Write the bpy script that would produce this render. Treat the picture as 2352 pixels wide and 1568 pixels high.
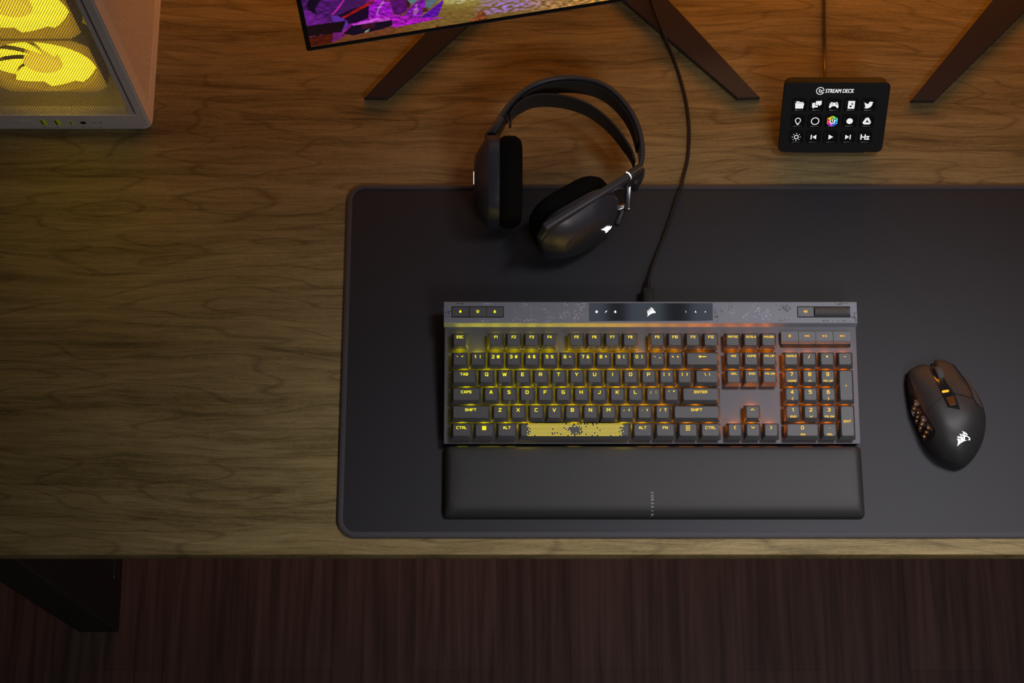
import bpy, bmesh, math, random
from mathutils import Vector, Matrix
random.seed(7)
R = math.radians
sc = bpy.context.scene
for o in list(bpy.data.objects):
    bpy.data.objects.remove(o)
C = sc.collection

# ------------------------------------------------------------------ camera
TH = R(17.76); FPX = 4060.0; CAMH = 1.83; DESK = 0.75
cam = bpy.data.objects.new('camera', bpy.data.cameras.new('camera')); C.objects.link(cam)
cam.data.sensor_fit = 'HORIZONTAL'; cam.data.sensor_width = 36.0; cam.data.lens = FPX / 2352 * 36
cam.data.clip_start = 0.02; cam.data.clip_end = 50
cam.location = (0, 0, DESK + CAMH); cam.rotation_euler = (TH, 0, 0)
sc.camera = cam
# ------------------------------------------------------------------ world, lights, exposure
w = bpy.data.worlds.new('world'); sc.world = w; w.use_nodes = True
w.node_tree.nodes['Background'].inputs[0].default_value = (0.75, 0.72, 0.85, 1)
w.node_tree.nodes['Background'].inputs[1].default_value = 0.014
sc.view_settings.view_transform = 'Standard'; sc.view_settings.look = 'None'
sc.view_settings.exposure = 0.0; sc.view_settings.gamma = 1.0
sc.view_settings.use_curve_mapping = False
def area(name, loc, target, sx, sy, col, power, spread=180):
    l = bpy.data.lights.new(name, 'AREA'); l.shape = 'RECTANGLE'; l.size = sx; l.size_y = sy
    l.color = col; l.energy = power; l.spread = R(spread)
    o = bpy.data.objects.new(name, l); C.objects.link(o); o.location = loc
    o.rotation_euler = (Vector(target) - Vector(loc)).to_track_quat('-Z', 'Y').to_euler()
    return o
area('ceiling_spot', (0.78, 0.74, DESK + 1.60), (0.30, 0.14, DESK), 0.40, 0.40, (1.0, 0.97, 1.0), 1.75, 46)
area('front_fill', (0.70, -0.55, DESK + 1.30), (0.35, 0.25, DESK), 0.5, 0.5, (1.0, 0.92, 0.88), 1.75, 80)  # weak fill added from the front right for floor and desk edge
area('wall_glow', (0.15, 1.48, DESK + 0.22), (0.05, 0.85, DESK + .02), 2.2, 0.16, (1.0, 0.30, 0.010), 7.2)
for gx, gw in ((0.16, 0.125), (0.315, 0.085), (0.51, 0.18)):
    area('ceiling_panel', (gx, 0.85, DESK + 2.3), (gx, 0.85, DESK), gw, 0.6, (0.68, 0.80, 1.0), 0.30 * gw / .2)

# ------------------------------------------------------------------ helpers
def ray(px, py):
    a = (px - 1176) / FPX; b = (784 - py) / FPX
    return Vector((a, math.sin(TH) + b * math.cos(TH), -math.cos(TH) + b * math.sin(TH)))
def P(px, py, z=0.0):                 # measured point at height z above the desk -> world
    d = ray(px, py); t = (z - CAMH) / d.z
    return Vector((d.x * t, d.y * t, DESK + z))
def PROJ(v):
    z = v.z - DESK - CAMH; s, c = math.sin(TH), math.cos(TH)
    dep = v.y * s - z * c; up = v.y * c + z * s
    return 1176 + FPX * v.x / dep, 784 - FPX * up / dep
def lin(r, g, b):
    f = lambda c: (c / 255 / 12.92) if c / 255 <= 0.04045 else ((c / 255 + 0.055) / 1.055) ** 2.4
    return (f(r), f(g), f(b))
def new_mat(name):
    m = bpy.data.materials.new(name); m.use_nodes = True
    return m, m.node_tree, m.node_tree.nodes['Principled BSDF']
def mat(name, col, rough=0.5, metal=0.0, emit=None, es=0.0, noise=0.0, nscale=800, spec=0.5, bump=0.0, coat=0.0):
    m, t, b = new_mat(name)
    b.inputs['Base Color'].default_value = (*col, 1); b.inputs['Roughness'].default_value = rough
    b.inputs['Metallic'].default_value = metal; b.inputs['Specular IOR Level'].default_value = spec
    b.inputs['Coat Weight'].default_value = coat
    if emit: b.inputs['Emission Color'].default_value = (*emit, 1); b.inputs['Emission Strength'].default_value = es
    if noise or bump:
        tc = t.nodes.new('ShaderNodeTexCoord'); n = t.nodes.new('ShaderNodeTexNoise')
        n.inputs['Scale'].default_value = nscale; n.inputs['Detail'].default_value = 3
        t.links.new(tc.outputs['Object'], n.inputs['Vector'])
        if noise:
            mx = t.nodes.new('ShaderNodeMix'); mx.data_type = 'RGBA'
            mx.inputs[6].default_value = (*[c * (1 - noise) for c in col], 1)
            mx.inputs[7].default_value = (*[c * (1 + noise) for c in col], 1)
            t.links.new(n.outputs['Fac'], mx.inputs[0]); t.links.new(mx.outputs[2], b.inputs['Base Color'])
        if bump:
            bp = t.nodes.new('ShaderNodeBump'); bp.inputs['Strength'].default_value = bump; bp.inputs['Distance'].default_value = 0.0005
            t.links.new(n.outputs['Fac'], bp.inputs['Height']); t.links.new(bp.outputs[0], b.inputs['Normal'])
    return m
def led_mat(name, strength):          # lit from inside, colour set on each object
    m = bpy.data.materials.new(name); m.use_nodes = True; t = m.node_tree; t.nodes.clear()
    oi = t.nodes.new('ShaderNodeObjectInfo'); e = t.nodes.new('ShaderNodeEmission'); o = t.nodes.new('ShaderNodeOutputMaterial')
    e.inputs[1].default_value = strength
    t.links.new(oi.outputs['Color'], e.inputs[0]); t.links.new(e.outputs[0], o.inputs[0])
    return m
def obj(name, data, m=None, parent=None, M=None, smooth=False, color=None):
    if isinstance(data, bmesh.types.BMesh):
        me = bpy.data.meshes.new(name); data.normal_update(); data.to_mesh(me); data.free(); data = me
    if m is not None and not data.materials: data.materials.append(m)
    o = bpy.data.objects.new(name, data); C.objects.link(o)
    if parent: o.parent = parent
    if M is not None: o.matrix_basis = M
    if smooth:
        for p in data.polygons: p.use_smooth = True
        if smooth != 'full':
            try: data.set_sharp_from_angle(angle=R(32))
            except Exception: pass
    if color: o.color = (*color, 1)
    return o
def thing(name, label, cat, loc=(0, 0, 0), M=None, group=None):
    o = bpy.data.objects.new(name, None); C.objects.link(o); o.empty_display_size = 0.01
    if M is not None: o.matrix_basis = M
    else: o.location = loc
    o['label'] = label; o['category'] = cat
    if group: o['group'] = group
    return o
def tag(o, label, cat):
    o['label'] = label; o['category'] = cat; return o
def BM(): return bmesh.new()
def box(bm, x0, x1, y0, y1, z0, z1, bev=0.0, seg=2):
    r = bmesh.ops.create_cube(bm, size=1.0)['verts']
    for v in r:
        v.co = Vector((x0 + (v.co.x + .5) * (x1 - x0), y0 + (v.co.y + .5) * (y1 - y0), z0 + (v.co.z + .5) * (z1 - z0)))
    if bev > 0:
        es = list({e for v in r for e in v.link_edges})
        bmesh.ops.bevel(bm, geom=es, offset=bev, segments=seg, profile=0.5, affect='EDGES')
    return bm
def loft(bm, rings, cap0=True, cap1=True, close=True):
    vs = [[bm.verts.new(p) for p in r] for r in rings]
    n = len(vs[0])
    for a, b in zip(vs, vs[1:]):
        for i in range(n if close else n - 1):
            j = (i + 1) % n
            bm.faces.new((a[i], a[j], b[j], b[i]))
    if cap0: bm.faces.new(list(reversed(vs[0])))
    if cap1: bm.faces.new(vs[-1])
    return vs
def rrect(cx, cy, w_, h_, r, z, seg=4):
    pts = []
    r = min(r, w_ / 2 - 1e-5, h_ / 2 - 1e-5)
    for k, (sx, sy) in enumerate(((1, 1), (-1, 1), (-1, -1), (1, -1))):
        for i in range(seg + 1):
            a = (k + i / seg) * math.pi / 2
            pts.append(Vector((cx + sx * (w_ / 2 - r) + r * math.cos(a), cy + sy * (h_ / 2 - r) + r * math.sin(a), z)))
    return pts
def prism(bm, poly, z0, z1, bev=0.0, seg=2):     # poly: list of (x,y), any winding
    a = sum(poly[i][0] * poly[(i + 1) % len(poly)][1] - poly[(i + 1) % len(poly)][0] * poly[i][1] for i in range(len(poly)))
    if a < 0: poly = list(reversed(poly))
    lo = [bm.verts.new((x, y, z0)) for x, y in poly]; hi = [bm.verts.new((x, y, z1)) for x, y in poly]
    n = len(poly)
    bm.faces.new(list(reversed(lo))); top = bm.faces.new(hi)
    for i in range(n): bm.faces.new((lo[i], lo[(i + 1) % n], hi[(i + 1) % n], hi[i]))
    if bev > 0: bmesh.ops.bevel(bm, geom=list(top.edges), offset=bev, segments=seg, profile=0.5, affect='EDGES')
    return bm
def flat(bm, poly, z=0.0):
    a = sum(poly[i][0] * poly[(i + 1) % len(poly)][1] - poly[(i + 1) % len(poly)][0] * poly[i][1] for i in range(len(poly)))
    if a < 0: poly = list(reversed(poly))
    f = bm.faces.new([bm.verts.new((x, y, z)) for x, y in poly]); return f
def catmull(pts, n=8):
    out = []; m = len(pts)
    for i in range(m - 1):
        p0, p1, p2, p3 = pts[max(i - 1, 0)], pts[i], pts[i + 1], pts[min(i + 2, m - 1)]
        for k in range(n):
            t = k / n
            out.append(0.5 * ((2 * p1) + (p2 - p0) * t + (2 * p0 - 5 * p1 + 4 * p2 - p3) * t * t + (3 * p1 - p0 - 3 * p2 + p3) * t ** 3))
    out.append(pts[-1].copy()); return out
def tube(bm, path, rad, seg=10):
    rings = []
    up = Vector((0, 0, 1))
    for i, p in enumerate(path):
        t = (path[min(i + 1, len(path) - 1)] - path[max(i - 1, 0)]).normalized()
        s = t.cross(up)
        if s.length < 1e-4: s = Vector((1, 0, 0))
        s.normalize(); u = s.cross(t)
        r = rad(i) if callable(rad) else rad
        rings.append([p + s * (r * math.cos(a)) + u * (r * math.sin(a)) for a in [2 * math.pi * k / seg for k in range(seg)]])
    loft(bm, rings)
    bmesh.ops.recalc_face_normals(bm, faces=bm.faces)
    return bm
def ribbon(bm, path, thick, h, side=1):          # vertical band following its top outer edge
    rings = []
    for i, p in enumerate(path):
        t = (path[min(i + 1, len(path) - 1)] - path[max(i - 1, 0)]); t.z = 0; t.normalize()
        s = Vector((t.y, -t.x, 0)) * side
        b = min(thick, .004) * .3
        hh = h(i / (len(path) - 1)) if callable(h) else h
        q = [(0, -b), (b, 0), (thick - b, 0), (thick, -b), (thick, -hh + b), (thick - b, -hh), (b, -hh), (0, -hh + b)]
        rings.append([p + s * x + Vector((0, 0, z)) for x, z in q])
    loft(bm, rings); bmesh.ops.recalc_face_normals(bm, faces=bm.faces); return bm
_tc = {}
def text_geo(s, bold=0.02):
    if (s, bold) in _tc: return _tc[(s, bold)]
    cu = bpy.data.curves.new('t', 'FONT'); cu.body = s; cu.size = 1; cu.offset = bold; cu.resolution_u = 3
    cu.align_x = 'LEFT'
    o = bpy.data.objects.new('t', cu); C.objects.link(o)
    bpy.context.view_layer.update()
    me = bpy.data.meshes.new_from_object(o.evaluated_get(bpy.context.evaluated_depsgraph_get()))
    vs = [v.co.copy() for v in me.vertices]; fs = [tuple(p.vertices) for p in me.polygons]
    bpy.data.objects.remove(o); bpy.data.meshes.remove(me)
    x0 = min(v.x for v in vs); x1 = max(v.x for v in vs); y0 = min(v.y for v in vs); y1 = max(v.y for v in vs)
    _tc[(s, bold)] = (vs, fs, x0, x1, y0, y1); return _tc[(s, bold)]
CAP = None
def add_text(bm, s, cx, cy, h, wide=1.0, bold=0.02, z=0.0, rot=0.0, fn=None, maxw=None):
    """h = cap height; centred on cx, cy"""
    global CAP
    if CAP is None:
        g = text_geo('H', 0.0); CAP = g[5] - g[4]
    vs, fs, x0, x1, y0, y1 = text_geo(s, bold)
    k = h / CAP; kx = k * wide
    if maxw and (x1 - x0) * kx > maxw: kx = maxw / (x1 - x0)
    ca, sa = math.cos(rot), math.sin(rot)
    out = []
    for v in vs:
        x = (v.x - (x0 + x1) / 2) * kx; y = (v.y - CAP / 2) * k
        X = cx + x * ca - y * sa; Y = cy + x * sa + y * ca
        out.append(bm.verts.new(fn(X, Y) if fn else (X, Y, z)))
    for f in fs:
        try: bm.faces.new([out[i] for i in f])
        except ValueError: pass
def circ(cx, cy, r, n=20, a0=0, a1=360, ry=None):
    return [(cx + r * math.cos(R(a0 + (a1 - a0) * i / n)), cy + (ry or r) * math.sin(R(a0 + (a1 - a0) * i / n))) for i in range(n + (0 if a1 - a0 == 360 else 1))]
def arcband(bm, cx, cy, r0, r1, a0, a1, z=0, n=24, fn=None):
    A = circ(cx, cy, r0, n, a0, a1 - 1e-3); B = circ(cx, cy, r1, n, a0, a1 - 1e-3)
    va = [bm.verts.new(fn(*p) if fn else (*p, z)) for p in A]; vb = [bm.verts.new(fn(*p) if fn else (*p, z)) for p in B]
    for i in range(len(A) - 1): bm.faces.new((va[i], vb[i], vb[i + 1], va[i + 1]))
def line2(bm, p, q, w_, z=0):
    d = Vector((q[0] - p[0], q[1] - p[1])); d.normalize(); n = Vector((-d.y, d.x)) * w_ / 2
    flat(bm, [(p[0] + n.x, p[1] + n.y), (p[0] - n.x, p[1] - n.y), (q[0] - n.x, q[1] - n.y), (q[0] + n.x, q[1] + n.y)], z)
# squared stroke lettering used on the keycaps; pen paths on a 5-unit high grid
GW = 4.4
GL = {
 'A': [(0,0),(1.6,5),(2.8,5),(4.4,0),None,(.8,1.5),(3.6,1.5)], 'B': [(0,0),(0,5),(3.6,5),(4.2,4.4),(4.2,3.2),(3.7,2.6),(4.4,1.9),(4.4,.7),(3.7,0),(0,0),None,(0,2.6),(3.7,2.6)],
 'C': [(4.3,5),(.9,5),(0,4.1),(0,.9),(.9,0),(4.3,0)], 'D': [(0,0),(0,5),(3.4,5),(4.4,4),(4.4,1),(3.4,0),(0,0)], 'E': [(4,5),(0,5),(0,0),(4,0),None,(0,2.5),(3.5,2.5)],
 'F': [(4,5),(0,5),(0,0),None,(0,2.4),(3.5,2.4)], 'G': [(4.3,5),(.9,5),(0,4.1),(0,.9),(.9,0),(4.3,0),(4.3,2.3),(2.6,2.3)], 'H': [(0,0),(0,5),None,(4.4,0),(4.4,5),None,(0,2.5),(4.4,2.5)],
 'I': [(0,0),(0,5)], 'J': [(3.6,5),(3.6,.9),(2.7,0),(0,0)], 'K': [(0,0),(0,5),None,(4.2,5),(1.2,2.5),(4.2,0),None,(0,2.5),(1.2,2.5)], 'L': [(0,5),(0,0),(3.8,0)],
 'M': [(0,0),(0,5),(.5,5),(2.6,2),(4.7,5),(5.2,5),(5.2,0)], 'N': [(0,0),(0,5),(.4,5),(4,0),(4.4,0),(4.4,5)], 'O': [(.9,0),(0,.9),(0,4.1),(.9,5),(3.6,5),(4.5,4.1),(4.5,.9),(3.6,0),(.9,0)],
 'P': [(0,0),(0,5),(3.5,5),(4.3,4.2),(4.3,2.7),(3.5,1.9),(0,1.9)], 'Q': [(.9,0),(0,.9),(0,4.1),(.9,5),(3.6,5),(4.5,4.1),(4.5,.9),(3.6,0),(.9,0),None,(2.8,1.4),(4.6,-.6)],
 'R': [(0,0),(0,5),(3.5,5),(4.3,4.2),(4.3,2.8),(3.5,2.0),(0,2.0),None,(2.4,2.0),(4.4,0)], 'S': [(4.2,5),(.7,5),(0,4.3),(0,3.2),(.7,2.6),(3.6,2.4),(4.3,1.8),(4.3,.7),(3.6,0),(0,0)],
 'T': [(0,5),(4.6,5),None,(2.3,5),(2.3,0)], 'U': [(0,5),(0,.9),(.9,0),(3.5,0),(4.4,.9),(4.4,5)], 'V': [(0,5),(2,0),(2.6,0),(4.6,5)], 'W': [(0,5),(1.3,0),(1.8,0),(3.1,4.6),(4.4,0),(4.9,0),(6.2,5)],
 'X': [(0,5),(4.4,0),None,(0,0),(4.4,5)], 'Y': [(0,5),(2.2,2.3),(4.4,5),None,(2.2,2.3),(2.2,0)], 'Z': [(0,5),(4.2,5),(0,0),(4.2,0)],
 '0': [(.8,0),(0,.9),(0,4.1),(.8,5),(3,5),(3.8,4.1),(3.8,.9),(3,0),(.8,0)], '1': [(0,4.4),(1.3,5),(1.3,0)], '2': [(0,5),(3.1,5),(3.8,4.3),(3.8,3.2),(0,.5),(0,0),(3.9,0)],
 '3': [(0,5),(3.1,5),(3.7,4.3),(3.7,3.2),(3.1,2.6),(3.8,1.9),(3.8,.7),(3.1,0),(0,0),None,(1,2.6),(3.1,2.6)], '4': [(2.9,0),(2.9,5),(2.4,5),(0,1.7),(0,1.3),(4.1,1.3)],
 '5': [(3.7,5),(.1,5),(.1,2.9),(3.1,2.9),(3.8,2.2),(3.8,.7),(3.1,0),(0,0)], '6': [(3.5,5),(.8,5),(0,4.1),(0,.8),(.7,0),(3.1,0),(3.8,.7),(3.8,2.1),(3.1,2.8),(0,2.8)],
 '7': [(0,5),(3.9,5),(1.5,0)], '8': [(.7,2.7),(.1,3.3),(.1,4.4),(.7,5),(3.1,5),(3.7,4.4),(3.7,3.3),(3.1,2.7),(.7,2.7),(0,2.0),(0,.7),(.7,0),(3.1,0),(3.8,.7),(3.8,2.0),(3.1,2.7)],
 '9': [(.3,0),(3,0),(3.8,.9),(3.8,4.3),(3.1,5),(.7,5),(0,4.3),(0,2.9),(.7,2.2),(3.8,2.2)], '!': [(0,5),(0,1.8),None,(0,.2),(0,0)],
 '@': [(3.0,1.6),(1.5,1.6),(1.5,3.4),(3.0,3.4),(3.0,1.6),(4.4,1.6),(4.4,4.2),(3.6,5),(.8,5),(0,4.2),(0,.8),(.8,0),(4.2,0)], '#': [(1.2,0),(1.8,5),None,(3.0,0),(3.6,5),None,(0,3.4),(4.6,3.4),None,(0,1.6),(4.6,1.6)],
 '$': [(4,4.6),(.6,4.6),(0,4),(0,3.2),(.6,2.6),(3.4,2.4),(4,1.8),(4,1),(3.4,.4),(0,.4),None,(2,5.5),(2,-.5)], '%': [(.2,0),(4.4,5),None,(0,4.8),(1.3,4.8),(1.3,3.6),(0,3.6),(0,4.8),None,(3.3,1.4),(4.6,1.4),(4.6,.2),(3.3,.2),(3.3,1.4)],
 '^': [(0,1.8),(1.7,3.4),(3.4,1.8)], '&': [(4.2,0),(.7,3.8),(.7,5),(2.6,5),(2.6,4.0),(0,2.0),(0,.6),(.6,0),(2.6,0),(4,2)], '*': [(0,2.2),(2.4,3.4),None,(0,3.4),(2.4,2.2),None,(1.2,1.6),(1.2,4)],
 '(': [(1.1,5.3),(0,4.2),(0,.8),(1.1,-.3)], ')': [(0,5.3),(1.1,4.2),(1.1,.8),(0,-.3)], '-': [(0,2.6),(2.2,2.6)], '_': [(0,.2),(3,.2)], '=': [(0,3.4),(2.8,3.4),None,(0,1.7),(2.8,1.7)], '+': [(0,2.5),(3,2.5),None,(1.5,1),(1.5,4)],
 '[': [(1.1,5),(0,5),(0,0),(1.1,0)], ']': [(0,5),(1.1,5),(1.1,0),(0,0)], '{': [(1.6,5),(.8,4.6),(.8,3),(0,2.5),(.8,2),(.8,.4),(1.6,0)], '}': [(0,5),(.8,4.6),(.8,3),(1.6,2.5),(.8,2),(.8,.4),(0,0)],
 '\\': [(0,5),(2.4,0)], '|': [(0,5),(0,0)], '/': [(0,0),(2.4,5)], ';': [(.4,3.9),(.4,3.7),None,(.4,1.4),(0,-.2)], ':': [(0,3.8),(0,3.6),None,(0,1.2),(0,1.0)], "'": [(.3,5),(0,3.4)], '"': [(.3,5),(0,3.6),None,(1.8,5),(1.5,3.6)],
 ',': [(.4,2.6),(0,1.0)], '.': [(0,1.8),(0,1.6)], '<': [(2.2,4.3),(0,2.5),(2.2,.7)], '>': [(0,4.3),(2.2,2.5),(0,.7)], '?': [(0,5),(3,5),(3.7,4.3),(3.7,3.3),(1.8,2.3),(1.8,1.7),None,(1.8,.1),(1.8,-.1)],
 '`': [(0,3.6),(1.8,2.8)], '~': [(0,2.6),(.9,3.5),(2.1,2.7),(3.1,3.5)], ' ': []}
def add_stroke(bm, s, cx, cy, h, thick=1.25, maxw=None, wide=1.0):
    k = h / 6.0; adv = []; x = 0
    for ch in s:
        g = [p for p in GL[ch] if p]; w_ = max([p[0] for p in g] or [1.2]); adv.append(x); x += w_ + 1.25 + thick * .62
    tot = (x - 1.25 - thick * .62 + 1) if s else 0
    kx = k * wide
    if maxw and tot * kx > maxw: kx = maxw / tot
    X0 = cx - (tot - 1) / 2 * kx; Y0 = cy - 2.5 * k
    for ch, a in zip(s, adv):
        prev = None
        for p in GL[ch]:
            if p is None: prev = None; continue
            q = (X0 + (a + p[0]) * kx, Y0 + p[1] * k)
            if prev and q != prev:
                d = Vector((q[0] - prev[0], q[1] - prev[1])); L_ = d.length; d /= L_; e = thick * k * .42
                line2(bm, (prev[0] - d.x * e, prev[1] - d.y * e), (q[0] + d.x * e, q[1] + d.y * e), thick * k * (1.0 if abs(d.x) < .5 else .92))
            prev = q
# sail emblem, drawn on a 1568 grid
SAILS = [
    [(620, 320), (760, 380), (900, 455), (985, 545), (1008, 600), (990, 632), (900, 570), (800, 535), (718, 525), (690, 430)],
    [(435, 515), (520, 530), (600, 590), (655, 680), (535, 668), (480, 580)],
    [(270, 690), (400, 690), (440, 750), (475, 835), (345, 822), (300, 730)],
    [(600, 505), (740, 560), (900, 640), (1050, 700), (1150, 780), (1195, 870), (1170, 985), (1100, 950), (980, 955), (860, 990), (745, 1040), (735, 960), (750, 850), (715, 730), (660, 610)],
    [(435, 665), (530, 710), (685, 745), (722, 860), (728, 985), (725, 1050), (640, 1100), (535, 1165), (540, 1000), (525, 870), (480, 750)],
    [(245, 835), (330, 872), (495, 890), (512, 1000), (520, 1090), (520, 1175), (400, 1270), (330, 1335), (270, 1370), (320, 1250), (340, 1120), (330, 1000), (300, 920)]]
def sails(bm, fn):
    """fn maps emblem coordinates (-1..1) to a vertex position"""
    from mathutils.geometry import tessellate_polygon
    for poly in SAILS:
        vs = [bm.verts.new(fn((x - 720) / 500, (845 - y) / 500)) for x, y in poly]
        for t_ in tessellate_polygon([[Vector((x, -y, 0)) for x, y in poly]]):
            a, b_, c_ = [Vector((poly[k][0], -poly[k][1], 0)) for k in t_]
            t_ = t_ if (b_ - a).cross(c_ - a).z > 0 else (t_[0], t_[2], t_[1])
            bm.faces.new([vs[k] for k in t_])

# ------------------------------------------------------------------ materials
def wood_mat():
    m, t, b = new_mat('desk_wood'); N = t.nodes; L = t.links
    tc = N.new('ShaderNodeTexCoord')
    def noise(scale, xyz, detail, dist=0.0, src=None, rough=.6):
        mp = N.new('ShaderNodeMapping'); mp.inputs['Scale'].default_value = xyz
        L.new(src or tc.outputs['Object'], mp.inputs[0])
        n = N.new('ShaderNodeTexNoise'); n.inputs['Scale'].default_value = scale; n.inputs['Detail'].default_value = detail
        n.inputs['Distortion'].default_value = dist; n.inputs['Roughness'].default_value = rough
        L.new(mp.outputs[0], n.inputs['Vector']); return n
    warp = noise(2.6, (1.0, 3.0, 1), 3)
    sc_ = N.new('ShaderNodeVectorMath'); sc_.operation = 'SCALE'; sc_.inputs['Scale'].default_value = 0.045
    L.new(warp.outputs['Color'], sc_.inputs[0])
    ad = N.new('ShaderNodeVectorMath'); ad.operation = 'ADD'
    L.new(tc.outputs['Object'], ad.inputs[0]); L.new(sc_.outputs[0], ad.inputs[1])
    big = noise(4.0, (0.7, 9, 1), 5, 0.3, ad.outputs[0])
    mid = noise(9.0, (0.9, 20, 1), 7, 0.25, ad.outputs[0], .7)
    fine = noise(30.0, (1.0, 24, 1), 4, 0.0, ad.outputs[0], .7)
    fleck = noise(120, (1.6, 12, 1), 2, 0.0, ad.outputs[0], .6)
    def madd(a, b_, k):
        q = N.new('ShaderNodeMath'); q.operation = 'MULTIPLY_ADD'; q.inputs[1].default_value = k
        L.new(b_, q.inputs[0])
        if a is None: q.inputs[2].default_value = 0
        else: L.new(a, q.inputs[2])
        return q.outputs[0]
    s = madd(None, big.outputs['Fac'], .30); s = madd(s, mid.outputs['Fac'], .34); s = madd(s, fine.outputs['Fac'], .22); s = madd(s, fleck.outputs['Fac'], .14)
    cr = N.new('ShaderNodeValToRGB'); L.new(s, cr.inputs[0])
    e = cr.color_ramp.elements
    e[0].position = .38; e[0].color = (0.090, 0.062, 0.022, 1)
    e[1].position = .62; e[1].color = (0.38, 0.30, 0.130, 1)
    x = e.new(.46); x.color = (0.195, 0.143, 0.055, 1)
    x = e.new(.53); x.color = (0.285, 0.212, 0.092, 1)
    # broad dark growth lines
    wv = N.new('ShaderNodeTexNoise'); mp = N.new('ShaderNodeMapping'); mp.inputs['Scale'].default_value = (0.8, 5.0, 1); mp.inputs['Location'].default_value = (3.1, 1.7, 0)
    L.new(ad.outputs[0], mp.inputs[0]); L.new(mp.outputs[0], wv.inputs['Vector']); wv.inputs['Scale'].default_value = 2.6; wv.inputs['Detail'].default_value = 2
    mu = N.new('ShaderNodeMath'); mu.operation = 'MULTIPLY'; mu.inputs[1].default_value = 13; L.new(wv.outputs['Fac'], mu.inputs[0])
    fr = N.new('ShaderNodeMath'); fr.operation = 'PINGPONG'; fr.inputs[1].default_value = 0.5; L.new(mu.outputs[0], fr.inputs[0])
    r2 = N.new('ShaderNodeValToRGB'); L.new(fr.outputs[0], r2.inputs[0])
    r2.color_ramp.elements[0].position = 0.0; r2.color_ramp.elements[0].color = (.62, .60, .58, 1)
    r2.color_ramp.elements[1].position = .10; r2.color_ramp.elements[1].color = (1, 1, 1, 1)
    mx = N.new('ShaderNodeMix'); mx.data_type = 'RGBA'; mx.blend_type = 'MULTIPLY'; mx.inputs[0].default_value = .8
    L.new(cr.outputs[0], mx.inputs[6]); L.new(r2.outputs[0], mx.inputs[7]); L.new(mx.outputs[2], b.inputs['Base Color'])
    b.inputs['Roughness'].default_value = .55; b.inputs['Specular IOR Level'].default_value = .3
    bp = N.new('ShaderNodeBump'); bp.inputs['Strength'].default_value = .25; bp.inputs['Distance'].default_value = .0006
    L.new(s, bp.inputs['Height']); L.new(bp.outputs[0], b.inputs['Normal'])
    return m
def floor_mat():
    m, t, b = new_mat('floor_laminate'); N = t.nodes; L = t.links
    tc = N.new('ShaderNodeTexCoord'); mp = N.new('ShaderNodeMapping')
    mp.inputs['Rotation'].default_value = (0, 0, R(90))
    mp.inputs['Location'].default_value = (9.0 + .3275 + .45, 0.141, 0)
    L.new(tc.outputs['Object'], mp.inputs[0])
    br = N.new('ShaderNodeTexBrick'); br.inputs['Scale'].default_value = 1; br.inputs['Brick Width'].default_value = .9
    br.inputs['Row Height'].default_value = .1193; br.inputs['Mortar Size'].default_value = .0005; br.inputs['Mortar Smooth'].default_value = .2
    br.inputs['Color1'].default_value = (0.108, .062, .054, 1); br.inputs['Color2'].default_value = (.082, .046, .041, 1); br.inputs['Mortar'].default_value = (.055, .028, .025, 1)
    L.new(mp.outputs[0], br.inputs['Vector'])
    m2 = N.new('ShaderNodeMapping'); m2.inputs['Scale'].default_value = (30, 1.2, 1); L.new(tc.outputs['Object'], m2.inputs[0])
    n = N.new('ShaderNodeTexNoise'); n.inputs['Scale'].default_value = 3.0; n.inputs['Detail'].default_value = 5; n.inputs['Distortion'].default_value = .4
    L.new(m2.outputs[0], n.inputs['Vector'])
    cr = N.new('ShaderNodeValToRGB'); cr.color_ramp.elements[0].position = .35; cr.color_ramp.elements[0].color = (.6, .6, .6, 1)
    cr.color_ramp.elements[1].position = .65; cr.color_ramp.elements[1].color = (1.3, 1.3, 1.35, 1); L.new(n.outputs['Fac'], cr.inputs[0])
    mx = N.new('ShaderNodeMix'); mx.data_type = 'RGBA'; mx.blend_type = 'MULTIPLY'; mx.inputs[0].default_value = 1
    L.new(br.outputs['Color'], mx.inputs[6]); L.new(cr.outputs[0], mx.inputs[7]); L.new(mx.outputs[2], b.inputs['Base Color'])
    b.inputs['Roughness'].default_value = .5
    return m
def perf_mat(name, col, px, py, rad, axes='XZ', rough=.5, asp=1.0):
    """sheet metal pierced by a staggered grid of round holes"""
    m, t, b = new_mat(name); N = t.nodes; L = t.links
    b.inputs['Base Color'].default_value = (*col, 1); b.inputs['Roughness'].default_value = rough
    tc = N.new('ShaderNodeTexCoord'); sp = N.new('ShaderNodeSeparateXYZ'); L.new(tc.outputs['Object'], sp.inputs[0])
    def m_(op, a, v=None, b_=None):
        q = N.new('ShaderNodeMath'); q.operation = op
        if isinstance(a, float): q.inputs[0].default_value = a
        else: L.new(a, q.inputs[0])
        if v is not None: q.inputs[1].default_value = v
        if b_ is not None: L.new(b_, q.inputs[1])
        return q.outputs[0]
    u = m_('DIVIDE', sp.outputs[axes[0]], px); v = m_('DIVIDE', sp.outputs[axes[1]], py)
    def cell(off):
        a = m_('MULTIPLY', m_('SUBTRACT', m_('FRACT', m_('ADD', u, off)), .5), px)
        c = m_('MULTIPLY', m_('SUBTRACT', m_('FRACT', m_('ADD', v, off)), .5), py * asp)
        return m_('SQRT', m_('ADD', m_('MULTIPLY', a, None, a), None, m_('MULTIPLY', c, None, c)))
    d = m_('MINIMUM', cell(0.0 + 100), None, cell(0.5 + 100))
    hole = m_('LESS_THAN', d, rad)
    tr = N.new('ShaderNodeBsdfTransparent'); mx = N.new('ShaderNodeMixShader'); out = N['Material Output']
    L.new(hole, mx.inputs[0]); L.new(b.outputs[0], mx.inputs[1]); L.new(tr.outputs[0], mx.inputs[2]); L.new(mx.outputs[0], out.inputs[0])
    return m
M = {}
M['wood'] = wood_mat(); M['floor'] = floor_mat()
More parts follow.
